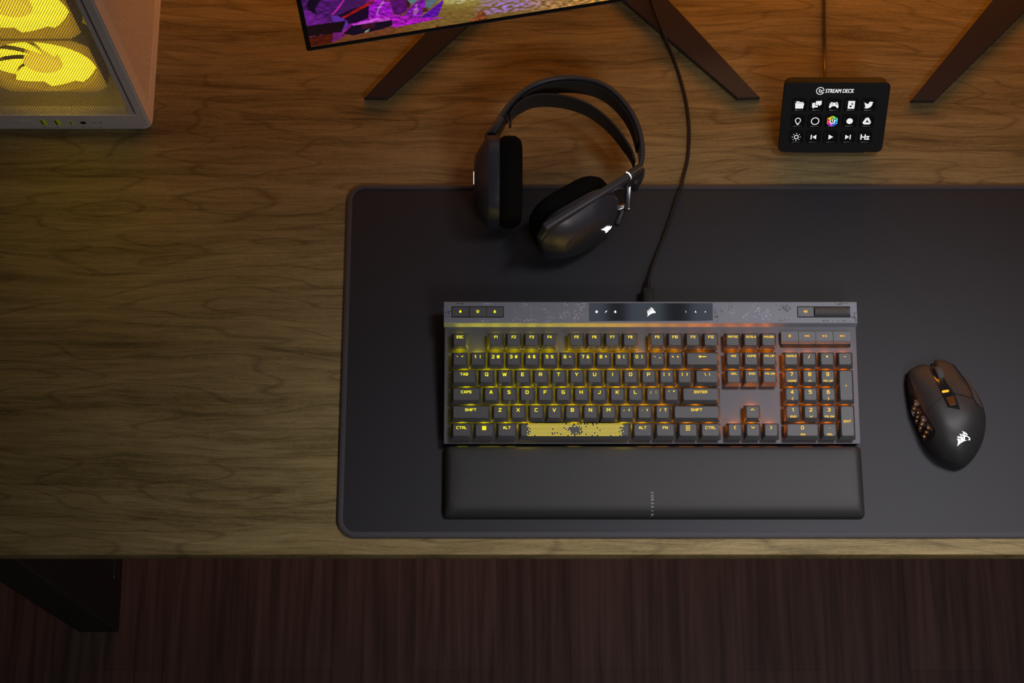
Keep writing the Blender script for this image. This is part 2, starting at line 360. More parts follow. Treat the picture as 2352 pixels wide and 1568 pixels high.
M['wall'] = mat('wall_paint', (.25, .24, .24), .9, noise=.05, nscale=20)
M['leg_steel'] = mat('desk_leg_steel', (.018, .018, .018), .45, noise=.1, nscale=200)
M['mat_cloth'] = mat('desk_mat_cloth', (.020, .020, .026), .55, noise=.18, nscale=900, spec=.30, bump=.2)
M['mat_rim'] = mat('desk_mat_stitching', (.055, .052, .062), .75, noise=.2, nscale=1500, bump=.5)
M['alu'] = mat('brushed_grey_aluminium', (.075, .075, .092), .5, .1, noise=.06, nscale=700, bump=.05)
M['key'] = mat('dark_grey_keycap_plastic', (.072, .072, .076), .50, noise=.05, nscale=1500, bump=.1)
M['dark'] = mat('black_plastic', (.010, .010, .011), .55, noise=.05, nscale=900, spec=.25)
M['button'] = mat('grey_button_plastic', (.080, .082, .090), .45, noise=.05, nscale=1500)
M['glossbar'] = mat('glossy_smoked_display', (.02, .022, .027), .06, spec=.9, noise=.02, nscale=10)
M['speck_light'] = mat('pale_speckle_print', (.40, .40, .50), .5, .2, noise=.1, nscale=500)
M['speck_dark'] = mat('dark_speckle_print', (.02, .02, .025), .5, noise=.1, nscale=500)
M['legend'] = led_mat('lit_legend', 1.12)
M['led'] = led_mat('key_led', 72.0)
M['white_led'] = mat('white_backlit_emblem', (.8, .8, .8), .5, emit=(1, 1, 1), es=.95)
M['print'] = mat('grey_printed_lettering', (.45, .45, .46), .6, noise=.02)
M['print_dim'] = mat('dim_printed_lettering', (.16, .15, .16), .6, noise=.02)
M['rest'] = mat('palm_rest_rubber', (.022, .022, .023), .6, noise=.1, nscale=900, bump=.2)
M['steel_dark'] = mat('dark_anodised_steel', (.06, .045, .045), .32, .3, noise=.05, nscale=300)
M['cable'] = mat('black_braided_sleeve', (.012, .010, .010), .8, noise=.4, nscale=1600, bump=1.0)
M['shell'] = mat('gunmetal_headset_shell', (.058, .056, .070), .38, .35, noise=.04, nscale=900)
M['shell_dark'] = mat('dark_headset_plastic', (.03, .03, .034), .4, noise=.04, nscale=900)
M['fabric'] = mat('black_fabric', (.006, .006, .006), .95, noise=.4, nscale=1100, bump=1.0, spec=.1)
M['strap'] = mat('woven_strap', (.035, .032, .030), .8, noise=.2, nscale=1200, bump=.4)
M['chrome'] = mat('polished_metal', (.45, .43, .45), .22, 1.0, noise=.03)
M['mouse'] = mat('soft_black_mouse_shell', (.024, .024, .025), .48, noise=.05, nscale=2000, spec=.4)
M['mouse_grip'] = mat('textured_mouse_grip', (.05, .046, .045), .7, noise=.3, nscale=1400, bump=.8)
M['rubber'] = mat('grey_wheel_rubber', (.08, .08, .082), .6, noise=.25, nscale=1500, bump=.5)
M['case'] = mat('white_powder_coated_steel', (.66, .62, .63), .5, noise=.03, nscale=600)
M['case_mesh'] = perf_mat('white_perforated_front', (.50, .47, .48), .0028, .0056, .00110, 'XZ', asp=.70)
M['case_mesh2'] = perf_mat('white_perforated_side', (.66, .62, .63), .0030, .0040, .00062, 'YZ')
M['case_in'] = mat('case_interior', (.30, .29, .28), .7, noise=.05, nscale=50)
M['fan_frame'] = mat('fan_frame_plastic', (.22, .19, .17), .6, noise=.03)
M['fan_hub'] = mat('fan_hub_plastic', (.5, .48, .44), .5, emit=(1, .55, .02), es=.22)
M['fan_blade'] = mat('lit_fan_blade', (.8, .75, .5), .4, emit=(1.0, .72, .01), es=1.15)
M['usb'] = mat('yellow_lit_usb_port', (.55, .60, .03), .5, emit=(.5, .6, .0), es=.05)  # yellow light inside the ports put into colour and a weak glow
M['deck'] = mat('black_control_pad_shell', (.010, .010, .011), .45, noise=.2, nscale=1600, bump=.1, spec=.35)
M['deck_key'] = mat('clear_black_key', (.012, .012, .013), .16, spec=.6, noise=.02, coat=.6)
M['icon'] = mat('lit_key_screen_icon', (.2, .2, .2), .5, emit=(1, 1, 1), es=.80)

# ------------------------------------------------------------------ the room
def structure(name, bm, m):
    o = obj(name, bm, m); o['kind'] = 'structure'; return o
structure('floor', box(BM(), -2.2, 2.2, -1.0, 1.66, -.02, 0), M['floor'])
structure('wall_back', box(BM(), -2.2, 2.2, 1.60, 1.66, 0, 2.7), M['wall'])

# ------------------------------------------------------------------ desk
YF = .3517
desk = thing('desk', 'long brown wood-grain desk with dark square-section legs', 'desk', (0.15, .8, 0))
TI = Matrix.Translation(-Vector((0.15, .8, 0)))
def W(bm, T):                         # shift world geometry into a thing's own frame
    bmesh.ops.transform(bm, matrix=T, verts=bm.verts); return bm
obj('desktop', W(box(BM(), -.82, 1.12, YF, 1.25, DESK - .025, DESK, .002), TI), M['wood'], desk, smooth=True)
for sx in (0, 1):
    x0 = -.632 if sx == 0 else .872; x1 = x0 + .060
    obj('leg', W(box(BM(), x0, x1, .382, .452, 0, DESK - .0255, .003), TI), M['leg_steel'], desk)
    obj('leg', W(box(BM(), x0, x1, 1.13, 1.20, 0, DESK - .0255, .003), TI), M['leg_steel'], desk)
    obj('foot_rail', W(box(BM(), x0 + .002, x1 - .001, .4525, 1.1295, .0, .045, .003), TI), M['leg_steel'], desk)
obj('apron_rail', W(box(BM(), -.5715, .8715, 1.145, 1.185, DESK - .075, DESK - .0255, .003), TI), M['leg_steel'], desk)

# ------------------------------------------------------------------ desk mat
MZ = .004
x0, x1, y0, y1 = -.184, .746, .3692, .7695
mcx, mcy = (x0 + x1) / 2, (y0 + y1) / 2
dm = thing('desk_mat', 'large black cloth desk mat with a stitched rim, under the keyboard', 'desk mat', (mcx, mcy, DESK))
b = BM(); wd, hd = x1 - x0 - .008, y1 - y0 - .008
loft(b, [rrect(0, 0, wd, hd, .016, 0, 8), rrect(0, 0, wd, hd, .016, MZ - .0006, 8)])
obj('surface', b, M['mat_cloth'], dm)
b = BM(); wd, hd = x1 - x0, y1 - y0
rg = [rrect(0, 0, wd - i * 2, hd - i * 2, .020 - i, z, 10) for i, z in ((.0006, .0), (.0, .0008), (.0, MZ - .0012), (.0008, MZ - .0002), (.0022, MZ + .0003), (.0050, MZ + .0003), (.0062, MZ - .0002), (.0064, .0))]
loft(b, rg, False, False)
obj('stitched_rim', b, M['mat_rim'], dm, smooth=True)

# ------------------------------------------------------------------ keyboard
KW = .441; SL = R(6.2); U1 = .01905
kp = P(1019, 1019, .017)
kb = thing('keyboard', 'full-size grey metal keyboard with yellow to orange backlit keys', 'keyboard', (kp.x, kp.y, DESK + MZ))
KF = Matrix.Translation((0, 0, .017 - MZ)) @ Matrix.Rotation(SL, 4, 'X')
def kobj(name, bm, m, u=0, v=0, w_=0, parent=None, smooth=False, color=None):
    return obj(name, bm, m, parent or kb, (KF @ Matrix.Translation((u, v, w_))) if parent is None else Matrix.Translation((u, v, w_)), smooth, color)
VB = .1262; VT = .1530                       # front and back of the raised bar
# dark tray below, in the keyboard's own frame: flat on the mat
b = BM(); c6, s6 = math.cos(SL), math.sin(SL)
prof = [(.0022, 0.0), (VT * c6 - .002, 0.0), (VT * c6 - .001, .017 - MZ + VT * s6 - .004), (.0022, .017 - MZ - .0028)]
lo = [b.verts.new((.0012, y, z)) for y, z in prof]; hi = [b.verts.new((KW - .0012, y, z)) for y, z in prof]
b.faces.new(lo); b.faces.new(list(reversed(hi)))
for i in range(4): b.faces.new((lo[i], hi[i], hi[(i + 1) % 4], lo[(i + 1) % 4]))
bmesh.ops.recalc_face_normals(b, faces=b.faces)
obj('tray', b, M['dark'], kb)
kobj('top_plate', box(BM(), 0, KW, 0, VB + .004, -.0026, 0, .0006), M['alu'])
b = BM(); prof = [(VB, 0.0001), (VB + .0032, .0046), (VB + .0040, .0050), (VT - .0008, .0050), (VT, .0042), (VT, -.003), (VB, -.003)]
lo = [b.verts.new((-.0006, y, z)) for y, z in prof]; hi = [b.verts.new((KW + .0006, y, z)) for y, z in prof]
b.faces.new(lo); b.faces.new(list(reversed(hi)))
for i in range(7): b.faces.new((lo[i], hi[i], hi[(i + 1) % 7], lo[(i + 1) % 7]))
bmesh.ops.recalc_face_normals(b, faces=b.faces)
bar = kobj('control_bar', b, mat('patterned_bar_metal', (.19, .20, .24), .5, .1, noise=.08, nscale=900, bump=.15))
WB = .0050                                    # bar top height
def mixc(stops, t):
    for (a, ca), (b_, cb) in zip(stops, stops[1:]):
        if t <= b_: 
            k = (t - a) / (b_ - a); k = max(0, min(1, k)); return tuple(x + (y - x) * k for x, y in zip(ca, cb))
    return stops[-1][1]
def c_leg(u): return mixc([(0, (.88, .86, .015)), (.35, (.95, .78, .03)), (.6, (1, .66, .05)), (1, (1, .58, .07))], u / KW)
def c_led(u): return mixc([(0, (.72, .66, .0)), (.25, (.85, .62, .0)), (.48, (1, .42, .0)), (.62, (1, .24, .0)), (1, (1, .16, .0))], u / KW)
# --- keycaps
KW0 = .0064; KH = .0066
capmesh = {}
def cap(wu, hu=1.0):
    k = (wu, hu)
    if k not in capmesh:
        b = BM(); wd = wu * U1 - .00115; hd = hu * U1 - .00115
        iw, ih = .0050, .0056; sh = .00085
        rg = [rrect(0, 0, wd, hd, .0012, KW0), rrect(0, 0, wd, hd, .0013, KW0 + .0008),
              rrect(0, sh * .9, wd - iw + .0009, hd - ih + .0009, .0020, KW0 + KH - .0009),
              rrect(0, sh, wd - iw + .0003, hd - ih + .0003, .0019, KW0 + KH - .0003),
              rrect(0, sh, wd - iw - .0006, hd - ih - .0006, .0016, KW0 + KH)]
        loft(b, rg); me = bpy.data.meshes.new('keycap'); b.to_mesh(me); b.free()
        for p in me.polygons: p.use_smooth = True
        me.set_sharp_from_angle(angle=R(28)); me.materials.append(M['key']); capmesh[k] = me
    return capmesh[k]
b = BM(); box(b, -.0030, .0030, -.0008, .0008, .0001, .0028, .0002)
me_led = bpy.data.meshes.new('backlight_led'); b.to_mesh(me_led); b.free(); me_led.materials.append(M['led'])
b = BM(); box(b, -.0045, .0045, -.0050, .0040, 0, KW0 - .0001, .0008); box(b, -.0035, .0035, -.0035, .0035, KW0 - .0002, KW0 + .0002)
me_sw = bpy.data.meshes.new('switch'); b.to_mesh(me_sw); b.free(); me_sw.materials.append(mat('clear_switch_housing', (.6, .6, .58), .3, noise=.02))
U0 = .0073; V0 = .0024
ROWV = [V0 + (i + .5) * U1 for i in range(5)] + [V0 + 5 * U1 + .09 * U1 + .5 * U1]
ZT = KW0 + KH + .00006
legmesh = {}
def legend_bm(kind, s, wu, hu):
    b = BM(); yT = .00075 + (hu * U1 - .00095 - .0060) / 2
    if kind == 'L': add_stroke(b, s, 0, yT - .0036, .0037)
    elif kind == 'W': add_stroke(b, s, 0, yT - .0034, .0029, wide=.93)
    elif kind == 'F': add_stroke(b, s, .0002, yT - .0030, .0029, wide=.82)
    elif kind == 'S': add_stroke(b, s, .0006, yT - .0028, .0022, thick=1.3, maxw=.0106)
    elif kind == '2':
        a, c = s.split('|')
        add_stroke(b, a, -.0026, yT - .0036, .0036 if a.isdigit() else .0031, wide=.92); add_stroke(b, c, .0027, yT - .0036, .0034, wide=.86)
    elif kind == 'N':
        a, c = s.split('|')
        add_stroke(b, a, 0, yT - .0034, .0039)
        if c == '^': line2(b, (-.0016, yT - .0114), (.0001, yT - .0098), .0006); line2(b, (.0016, yT - .0114), (-.0001, yT - .0098), .0006)
        elif c == 'v': line2(b, (-.0016, yT - .0098), (.0001, yT - .0114), .0006); line2(b, (.0016, yT - .0098), (-.0001, yT - .0114), .0006)
        elif c == '<': line2(b, (.0009, yT - .0090), (-.0008, yT - .0106), .0006); line2(b, (.0009, yT - .0122), (-.0008, yT - .0106), .0006)
        elif c == '>': line2(b, (-.0009, yT - .0090), (.0008, yT - .0106), .0006); line2(b, (-.0009, yT - .0122), (.0008, yT - .0106), .0006)
        elif c: add_stroke(b, c, .0003, yT - .0106, .0021, thick=1.3, maxw=.0102)
    elif kind == 'C': add_stroke(b, s, 0, .0006, .0026)
    elif kind == 'A':                        # arrows
        y = yT - .0033
        P2 = {'^': [(-.0018, y - .0008), (0, y + .001), (.0018, y - .0008)], 'v': [(-.0018, y + .001), (0, y - .0008), (.0018, y + .001)],
              '<': [(.0009, y - .0018), (-.0009, y), (.0009, y + .0018)], '>': [(-.0009, y - .0018), (.0009, y), (-.0009, y + .0018)]}[s]
        line2(b, P2[0], P2[1], .0008); line2(b, P2[2], P2[1], .0008)
    elif kind == 'B':
        y = yT - .0035; flat(b, [(-.0044, y), (-.0018, y + .0017), (-.0018, y - .0017)]); flat(b, [(-.0018, y + .0005), (.0044, y + .0005), (.0044, y - .0005), (-.0018, y - .0005)])
    elif kind == 'WIN':
        y = yT - .0038
        for i in (0, 1):
            for j in (0, 1):
                X = -.0022 + i * .00225; Y = y - .0022 + j * .00225
                flat(b, [(X, Y), (X + .0021, Y), (X + .0021, Y + .0021), (X, Y + .0021)])
    elif kind == 'MENU':
        y = yT - .0038
        for p, q in (((-.0019, -.0024), (-.0019, .0024)), ((.0019, -.0024), (.0019, .0024)), ((-.0022, -.0024), (.0022, -.0024)), ((-.0022, .0024), (.0022, .0024)), ((-.001, -.001), (.001, -.001)), ((-.001, 0), (.001, 0)), ((-.001, .001), (.001, .001))):
            line2(b, (p[0], p[1] + y), (q[0], q[1] + y), .00055)
    return b
def key(name, u, v, wu, kind, s, hu=1.0, led=None):
    k = obj(name, cap(wu, hu), None, kb, KF @ Matrix.Translation((u, v, 0)))
    kk = (kind, s, wu, hu)
    if kind:
        if kk not in legmesh:
            b = legend_bm(*kk); me = bpy.data.meshes.new('legend'); b.to_mesh(me); b.free(); me.materials.append(M['legend']); legmesh[kk] = me
        obj('legend', legmesh[kk], None, k, Matrix.Translation((0, 0, ZT)), color=c_leg(u))
    obj('switch', me_sw, None, k, Matrix.Translation((0, 0, 0.0)))
    for du in (led or [0]):
        obj('backlight_led', me_led, None, k, Matrix.Translation((du, hu * U1 / 2 - .0026, 0)), color=tuple(c * (.26 if v > .1 else 1) for c in c_led(u)))
    return k
rows = {
 4: [(1, '2', '`|~')] + [(1, '2', a) for a in ('1|!', '2|@', '3|#', '4|$', '5|%', '6|^', '7|&', '8|*', '9|(', '0|)', '-|_', '=|+')] + [(2, 'B', '')],
 3: [(1.5, 'W', 'TAB')] + [(1, 'L', c) for c in 'QWERTYUIOP'] + [(1, '2', '[|{'), (1, '2', ']|}'), (1.5, '2', '\\||')],
 2: [(1.75, 'W', 'CAPS')] + [(1, 'L', c) for c in 'ASDFGHJKL'] + [(1, '2', ';|:'), (1, '2', "'|\""), (2.25, 'W', 'ENTER')],
 1: [(2.25, 'W', 'SHIFT')] + [(1, 'L', c) for c in 'ZXCVBNM'] + [(1, '2', ',|<'), (1, '2', '.|>'), (1, '2', '/|?'), (2.75, 'W', 'SHIFT')],
 0: [(1.25, 'W', 'CTRL'), (1.25, 'WIN', ''), (1.25, 'W', 'ALT'), (6.25, 'SP', ''), (1.25, 'W', 'ALT'), (1.25, 'W', 'FN'), (1.25, 'MENU', ''), (1.25, 'W', 'CTRL')]}
for r, ks in rows.items():
    x = 0
    for wu, kind, s in ks:
        u = U0 + (x + wu / 2) * U1; x += wu
        if s == '\\||':
            k = key('keycap', u, ROWV[r], wu, None, None); b = BM(); yT = .00075 + (U1 - .00095 - .0060) / 2
            add_stroke(b, '\\', -.002, yT - .0036, .0032); add_stroke(b, '|', .0025, yT - .0036, .0032)
            obj('legend', b, M['legend'], k, Matrix.Translation((0, 0, ZT)), color=c_leg(u))
        elif kind == 'SP':
            k = key('space_bar', u, ROWV[r], wu, None, None, led=[-.052, 0, .052])
            b = BM(); rn = random.Random(3); px_ = .00140; py_ = .00138
            for j in range(10):
                for i in range(-40, 41):
                    X = i * px_ + (j % 2) * px_ / 2; Y = -.0054 + j * py_
                    e = abs(X) / .0525; g = math.hypot(X * .75, (Y - .0003) * 1.1) / .0052
                    pr = 1 if e < .88 else max(0, 1 - (e - .88) / .1 * 1.0)
                    pr *= min(1, max(0, (g - .55) * 1.25)); pr *= .93 if abs(X) < .026 else .98
                    if rn.random() < pr: flat(b, circ(X, Y + .00075 - .0004, .00056, 6))
            obj('legend', b, M['legend'], k, Matrix.Translation((0, 0, ZT)), color=(.93, .72, .06))
        else: key('keycap', u, ROWV[r], wu, kind, s)
for x, s in [(0, 'ESC')] + [(2 + i, 'F%d' % (i + 1)) for i in range(4)] + [(6.5 + i, 'F%d' % (i + 5)) for i in range(4)] + [(11 + i, 'F%d' % (i + 9)) for i in range(4)]:
    key('function_keycap', U0 + (x + .5) * U1, ROWV[5], 1, 'F', s)
NAV = 15.22
for i, s in enumerate(('PRTSC', 'SCRLK', 'PAUSE')): key('function_keycap', U0 + (NAV + i + .5) * U1, ROWV[5], 1, 'S', s)
for r, ss in ((4, ('INS', 'HOME', 'PG UP')), (3, ('DEL', 'END', 'PG DN'))):
    for i, s in enumerate(ss): key('keycap', U0 + (NAV + i + .5) * U1, ROWV[r], 1, 'S', s)
key('keycap', U0 + (NAV + 1.5) * U1, ROWV[1], 1, 'A', '^')
for i, s in enumerate('<v>'): key('keycap', U0 + (NAV + i + .5) * U1, ROWV[0], 1, 'A', s)
NP = 18.45
def nk(i, r, kind, s, wu=1, hu=1): key('keycap', U0 + (NP + i + wu / 2) * U1, ROWV[r] - (hu - 1) * U1 / 2, wu, kind, s, hu)
nk(0, 4, 'S', 'NUMLK'); nk(1, 4, 'L', '/'); nk(2, 4, 'L', '*'); nk(3, 4, 'L', '-')
for i, s in enumerate(('7|HOME', '8|^', '9|PG UP')): nk(i, 3, 'N', s)
for i, s in enumerate(('4|<', '5|', '6|>')): nk(i, 2, 'N', s)
for i, s in enumerate(('1|END', '2|v', '3|PG DN')): nk(i, 1, 'N', s)
nk(0, 0, 'N', '0|INS', 2); nk(2, 0, 'N', '.|DEL'); nk(3, 3, 'C', '+', 1, 2); nk(3, 1, 'C', 'ENT', 1, 2)
# --- lit strip along the front edge
for px, hw in ((1062, 14), (1125, 32), (1172, 12), (1318, 18), (1480, 22), (1520, 18), (1575, 22), (1630, 22), (1690, 18), (1730, 16), (1768, 16), (1842, 28), (1915, 20)):
    u = (px - 1020) / (1972 - 1020) * KW; h_ = hw / 2.16 / 1000 * .75
    kobj('front_light', box(BM(), u - h_, u + h_, .0006, .0012, -.0050, -.0034, .0001), M['led_soft'] if 'led_soft' in M else M.setdefault('led_soft', led_mat('front_edge_led', 5.0)), color=c_led(u))
# --- media keys
u0 = (1791.5 - 1019.5) / 2.150 / 1000; wm = .01855
mk = kobj('media_key_bank', box(BM(), 0, wm * 4 + .0006, 0, .0168, 0, .0028, .0015), M['dark'], u0, .1038, 0)
for i in range(4):
    b = BM(); X0 = .0004 + i * wm; X1 = X0 + wm - .0004
    pr = [(.0030, .0028), (.0032, .0052), (.0062, .0068), (.0160, .0068), (.0165, .0064), (.0165, .0028)]
    lo = [b.verts.new((X0, y, z)) for y, z in pr]; hi = [b.verts.new((X1, y, z)) for y, z in pr]
    b.faces.new(lo); b.faces.new(list(reversed(hi)))
    for j in range(6): b.faces.new((lo[j], hi[j], hi[(j + 1) % 6], lo[(j + 1) % 6]))
    bmesh.ops.recalc_face_normals(b, faces=b.faces)
    k = obj('media_key', b, M['button'], kb, KF @ Matrix.Translation((u0, .1038, 0)))
    b = BM(); cx = (X0 + X1) / 2; cy = .0113; a = .0012
    if i == 0: flat(b, [(cx - a, cy - a), (cx + a, cy - a), (cx + a, cy + a), (cx - a, cy + a)])
    elif i == 1:
        for d in (-.0009, .0011): flat(b, [(cx + d - .001, cy), (cx + d + .001, cy + a), (cx + d + .001, cy - a)])
        line2(b, (cx - .0023, cy - a), (cx - .0023, cy + a), .0005)
    elif i == 2:
        flat(b, [(cx - .0022, cy + a), (cx - .0022, cy - a), (cx + .0003, cy)])
        line2(b, (cx + .001, cy - a), (cx + .001, cy + a), .0006); line2(b, (cx + .0022, cy - a), (cx + .0022, cy + a), .0006)
    else:
        for d in (-.0011, .0009): flat(b, [(cx + d + .001, cy), (cx + d - .001, cy + a), (cx + d - .001, cy - a)])
        line2(b, (cx + .0023, cy - a), (cx + .0023, cy + a), .0005)
    obj('legend', b, M['legend'], k, Matrix.Translation((0, 0, .0069)), color=(1, .42, .04))
# --- control bar furniture, px on the bar -> (u, v)
def bu(px): return (px - 1018.5) / 2.1465 / 1000
def bv(py): return VB + .0040 + (742 - py) / (742 - 694) * (VT - VB - .0045)
def on_bar(name, x0, x1, y0, y1, z0, z1, m, bev=.0004, parent=None, color=None):
    return kobj(name, box(BM(), bu(x0), bu(x1), bv(y1), bv(y0), WB + z0, WB + z1, bev), m, color=color)
kobj('button_recess', box(BM(), bu(1034.5), bu(1155), bv(730.5), bv(704), WB - .0004, WB + .00008), M['dark'])
LY = (.9, .85, .02)
for i, xx in enumerate((1036, 1076, 1115)):
    k = on_bar('bar_button', xx, xx + 38.4, 706, 728.5, 0, .0007, M['button'], .0003)
    b = BM(); cx = bu(xx + 19); cy = bv(716.5)
    if i == 0: flat(b, circ(cx, cy - .0002, .0013, 12)); flat(b, [(cx - .0006, cy + .0008), (cx + .0006, cy + .0008), (cx, cy + .0020)], .00001)
    elif i == 1:
        arcband(b, cx, cy, .0006, .0011, 0, 360)
        for a in range(8): line2(b, (cx + .0012 * math.cos(a * .785), cy + .0012 * math.sin(a * .785)), (cx + .0020 * math.cos(a * .785), cy + .0020 * math.sin(a * .785)), .0004)
    else: flat(b, [(cx - .0012, cy - .0015), (cx + .0012, cy - .0015), (cx + .0012, cy + .0004), (cx - .0012, cy + .0004)]); arcband(b, cx, cy + .0004, .0005, .0010, 0, 180)
    obj('legend', b, M['legend'], k, Matrix.Translation((0, 0, WB + .00075)), color=LY)
kobj('roller_recess', box(BM(), bu(1829), bu(1951), bv(730.5), bv(704), WB - .0004, WB + .00008), M['dark'])
k = on_bar('bar_button', 1830.5, 1867, 706, 728.5, 0, .0007, M['button'], .0003)
b = BM(); cx = bu(1848); cy = bv(716.5)
flat(b, [(cx - .0024, cy), (cx - .0004, cy + .0015), (cx - .0004, cy - .0015)]); arcband(b, cx + .0008, cy, .0003, .0006, 0, 360); arcband(b, cx + .0008, cy, .0010, .0015, 0, 360)
obj('legend', b, M['legend'], k, Matrix.Translation((0, 0, WB + .00075)), color=(1, .5, .05))
b = BM(); rings = []; x0, x1 = bu(1869), bu(1950); rc = .0050
xs = [(x0, .0042), (x0 + .0004, .0046), (x0 + .0032, .0046), (x0 + .0036, .0050)]; n = 46
for i in range(n): xs.append((x0 + .004 + i * (x1 - x0 - .008) / (n - 1), .0050 - (.00022 if i % 2 else 0)))
xs += [(x1 - .0036, .0050), (x1 - .0032, .0046), (x1 - .0004, .0046), (x1, .0042)]
for x, r in xs: rings.append([Vector((x, r * math.cos(a), r * math.sin(a) * .9)) for a in [2 * math.pi * q / 40 for q in range(40)]])
loft(b, rings); bmesh.ops.recalc_face_normals(b, faces=b.faces)
kobj('volume_roller', b, M['rubber'], 0, bv(717), WB - .0014)
disp = on_bar('display_panel', 1351, 1635, 696.5, 738.5, -.0002, .0003, M['glossbar'], .0002)
b = BM(); k_ = .0049
sails(b, lambda x, y: (bu(1493.5) + x * k_, bv(717.5) + y * k_, 0))
def dz(z): return Matrix.Translation((0, 0, WB + z))
obj('emblem', b, M['white_led'], disp, dz(.00036))
for i, px in enumerate((1368, 1390, 1411, 1573, 1595.5, 1617.5)):
    b = BM(); cx = bu(px); cy = bv(717)
    if i == 0: arcband(b, cx, cy, .0005, .00135, 0, 360)
    elif i == 1: flat(b, [(cx - .0013, cy - .0013), (cx - .0002, cy - .0004), (cx + .0014, cy + .0013), (cx - .0006, cy + .0006)]); 
    elif i == 2: flat(b, [(cx - .0010, cy - .0012), (cx + .0010, cy - .0012), (cx + .0010, cy + .0004), (cx + .0005, cy + .0013), (cx - .0005, cy + .0013), (cx - .0010, cy + .0004)])
    elif i == 3: add_text(b, '1', cx, cy, .0020, .9, .02)
    elif i == 4: add_text(b, 'A', cx, cy, .0020, .9, .02)
    else: flat(b, [(cx - .0005, cy), (cx + .0004, cy + .0011), (cx + .0004, cy - .0011)])
    obj('indicator', b, M['white_led'], disp, dz(.00036))
SPK = []
for nm, m_, seeds in (('pale_speckles', M['speck_light'], [(1180, 1345, 46, .5), (1295, 1340, 60, .5), (1660, 1700, 10, .5), (1700, 1780, 42, .5), (1095, 1150, 14, .06), (1150, 1240, 22, .08), (1070, 1160, 12, .93)]),
                      ('dark_speckles', M['speck_dark'], [(1021, 1031, 14, .45), (1640, 1690, 22, .5), (1782, 1815, 34, .75), (1915, 1962, 16, .94), (1950, 1964, 22, .25), (1885, 1940, 14, .08), (1780, 1830, 8, .1), (1036, 1060, 5, .93)])):
    b = BM(); rn = random.Random(11)
    for a0, a1, n, vv in seeds:
        ax, ay = (a0 + a1) / 2, vv
        for q in range(n):
            if q % 6 == 0: ax = rn.uniform(a0, a1); ay = min(.97, max(.05, rn.gauss(vv, .30 if vv == .5 else .03)))
            X = bu(min(a1, max(a0, rn.gauss(ax, 5)))); fr = min(.965, max(.035, rn.gauss(ay, .11 if .1 < vv < .9 else .02)))
            Y = VB + .0045 + fr * (VT - VB - .0058)
            if .12 < fr < .84 and (bu(1033) < X < bu(1157) or bu(1827) < X < bu(1953)): continue
            s_ = rn.uniform(.0005, .0011); an = rn.choice((0, 60, 120)) + rn.uniform(-8, 8)
            ca, sa = math.cos(R(an)), math.sin(R(an))
            z_ = q * 2e-7
            flat(b, [(X + ca * p - sa * r_, Y + sa * p + ca * r_) for p, r_ in ((-s_, 0), (0, -s_ * .6), (s_ * .7, -s_ * .3), (s_, s_ * .3), (0, s_ * .6))], z_)
    SPK.append((b, m_))

bb = BM(); bb.from_mesh(bar.data)
for idx, (b, m_) in enumerate(SPK):          # printed speckles: part of the bar's own surface
    bar.data.materials.append(m_)
    for f in b.faces:
        nf = bb.faces.new([bb.verts.new(v.co + Vector((0, 0, WB + .00006))) for v in f.verts]); nf.material_index = idx + 1
    b.free()
bb.to_mesh(bar.data); bb.free()

# ------------------------------------------------------------------ palm rest
rp = P(1018.5, 1193, .004)
RD = .0772
rest = thing('palm_rest', 'wide charcoal cushioned palm rest along the front of the keyboard', 'palm rest', (rp.x, kp.y - .0006 - RD, DESK + MZ))
b = BM(); KWr = .4425
def rr2(l, f, bk, r, z, n=6):
    return rrect(KWr / 2 + 0, (f + RD - bk) / 2, KWr - 2 * l, RD - f - bk, r, z, n)
rg = [rr2(.0008, .0008, .0004, .004, 0), rr2(.0, .0, 0, .0045, .0012), rr2(.0002, .0004, 0, .0045, .0040), rr2(.0016, .0026, .0004, .005, .0074), rr2(.0040, .0060, .0016, .006, .0112),
      rr2(.0060, .0088, .0036, .007, .0132), rr2(.0090, .0120, .007, .009, .0140), rr2(.020, .027, .016, .01, .0143), rr2(.030, .034, .028, .008, .0144)]
loft(b, rg)
obj('cushion', b, M['rest'], rest, smooth='full')
b = BM(); add_text(b, 'CORSAIR', 0, 0, .0030, 1.0, .0, rot=-math.pi / 2)
# spaced lettering reading down the rest
bmesh.ops.delete(b, geom=list(b.verts), context='VERTS')
def rest_z(y):                                 # height of the crown along the depth of the rest
    pf = [(0, .0012), (.0004, .0040), (.0026, .0074), (.006, .0112), (.0088, .0132), (.0120, .0140), (.027, .0143), (.034, .0144), (.08, .0144)]
    for (a, za), (c_, zb) in zip(pf, pf[1:]):
        if y <= c_: return za + (zb - za) * (y - a) / (c_ - a)
    return .0144
uX = P(1498.5, 1155, .018).x - rp.x
for i, ch in enumerate('CORSAIR'):
    yy = P(1498, 1132 + i * 7.9, .018).y - (kp.y - .0006 - RD)
    add_text(b, ch, uX, yy, .0027, 1.0, .0, rot=-math.pi / 2, fn=lambda x, y: (x, y, rest_z(y) + .00008))
obj('lettering', b, M['print'], rest)

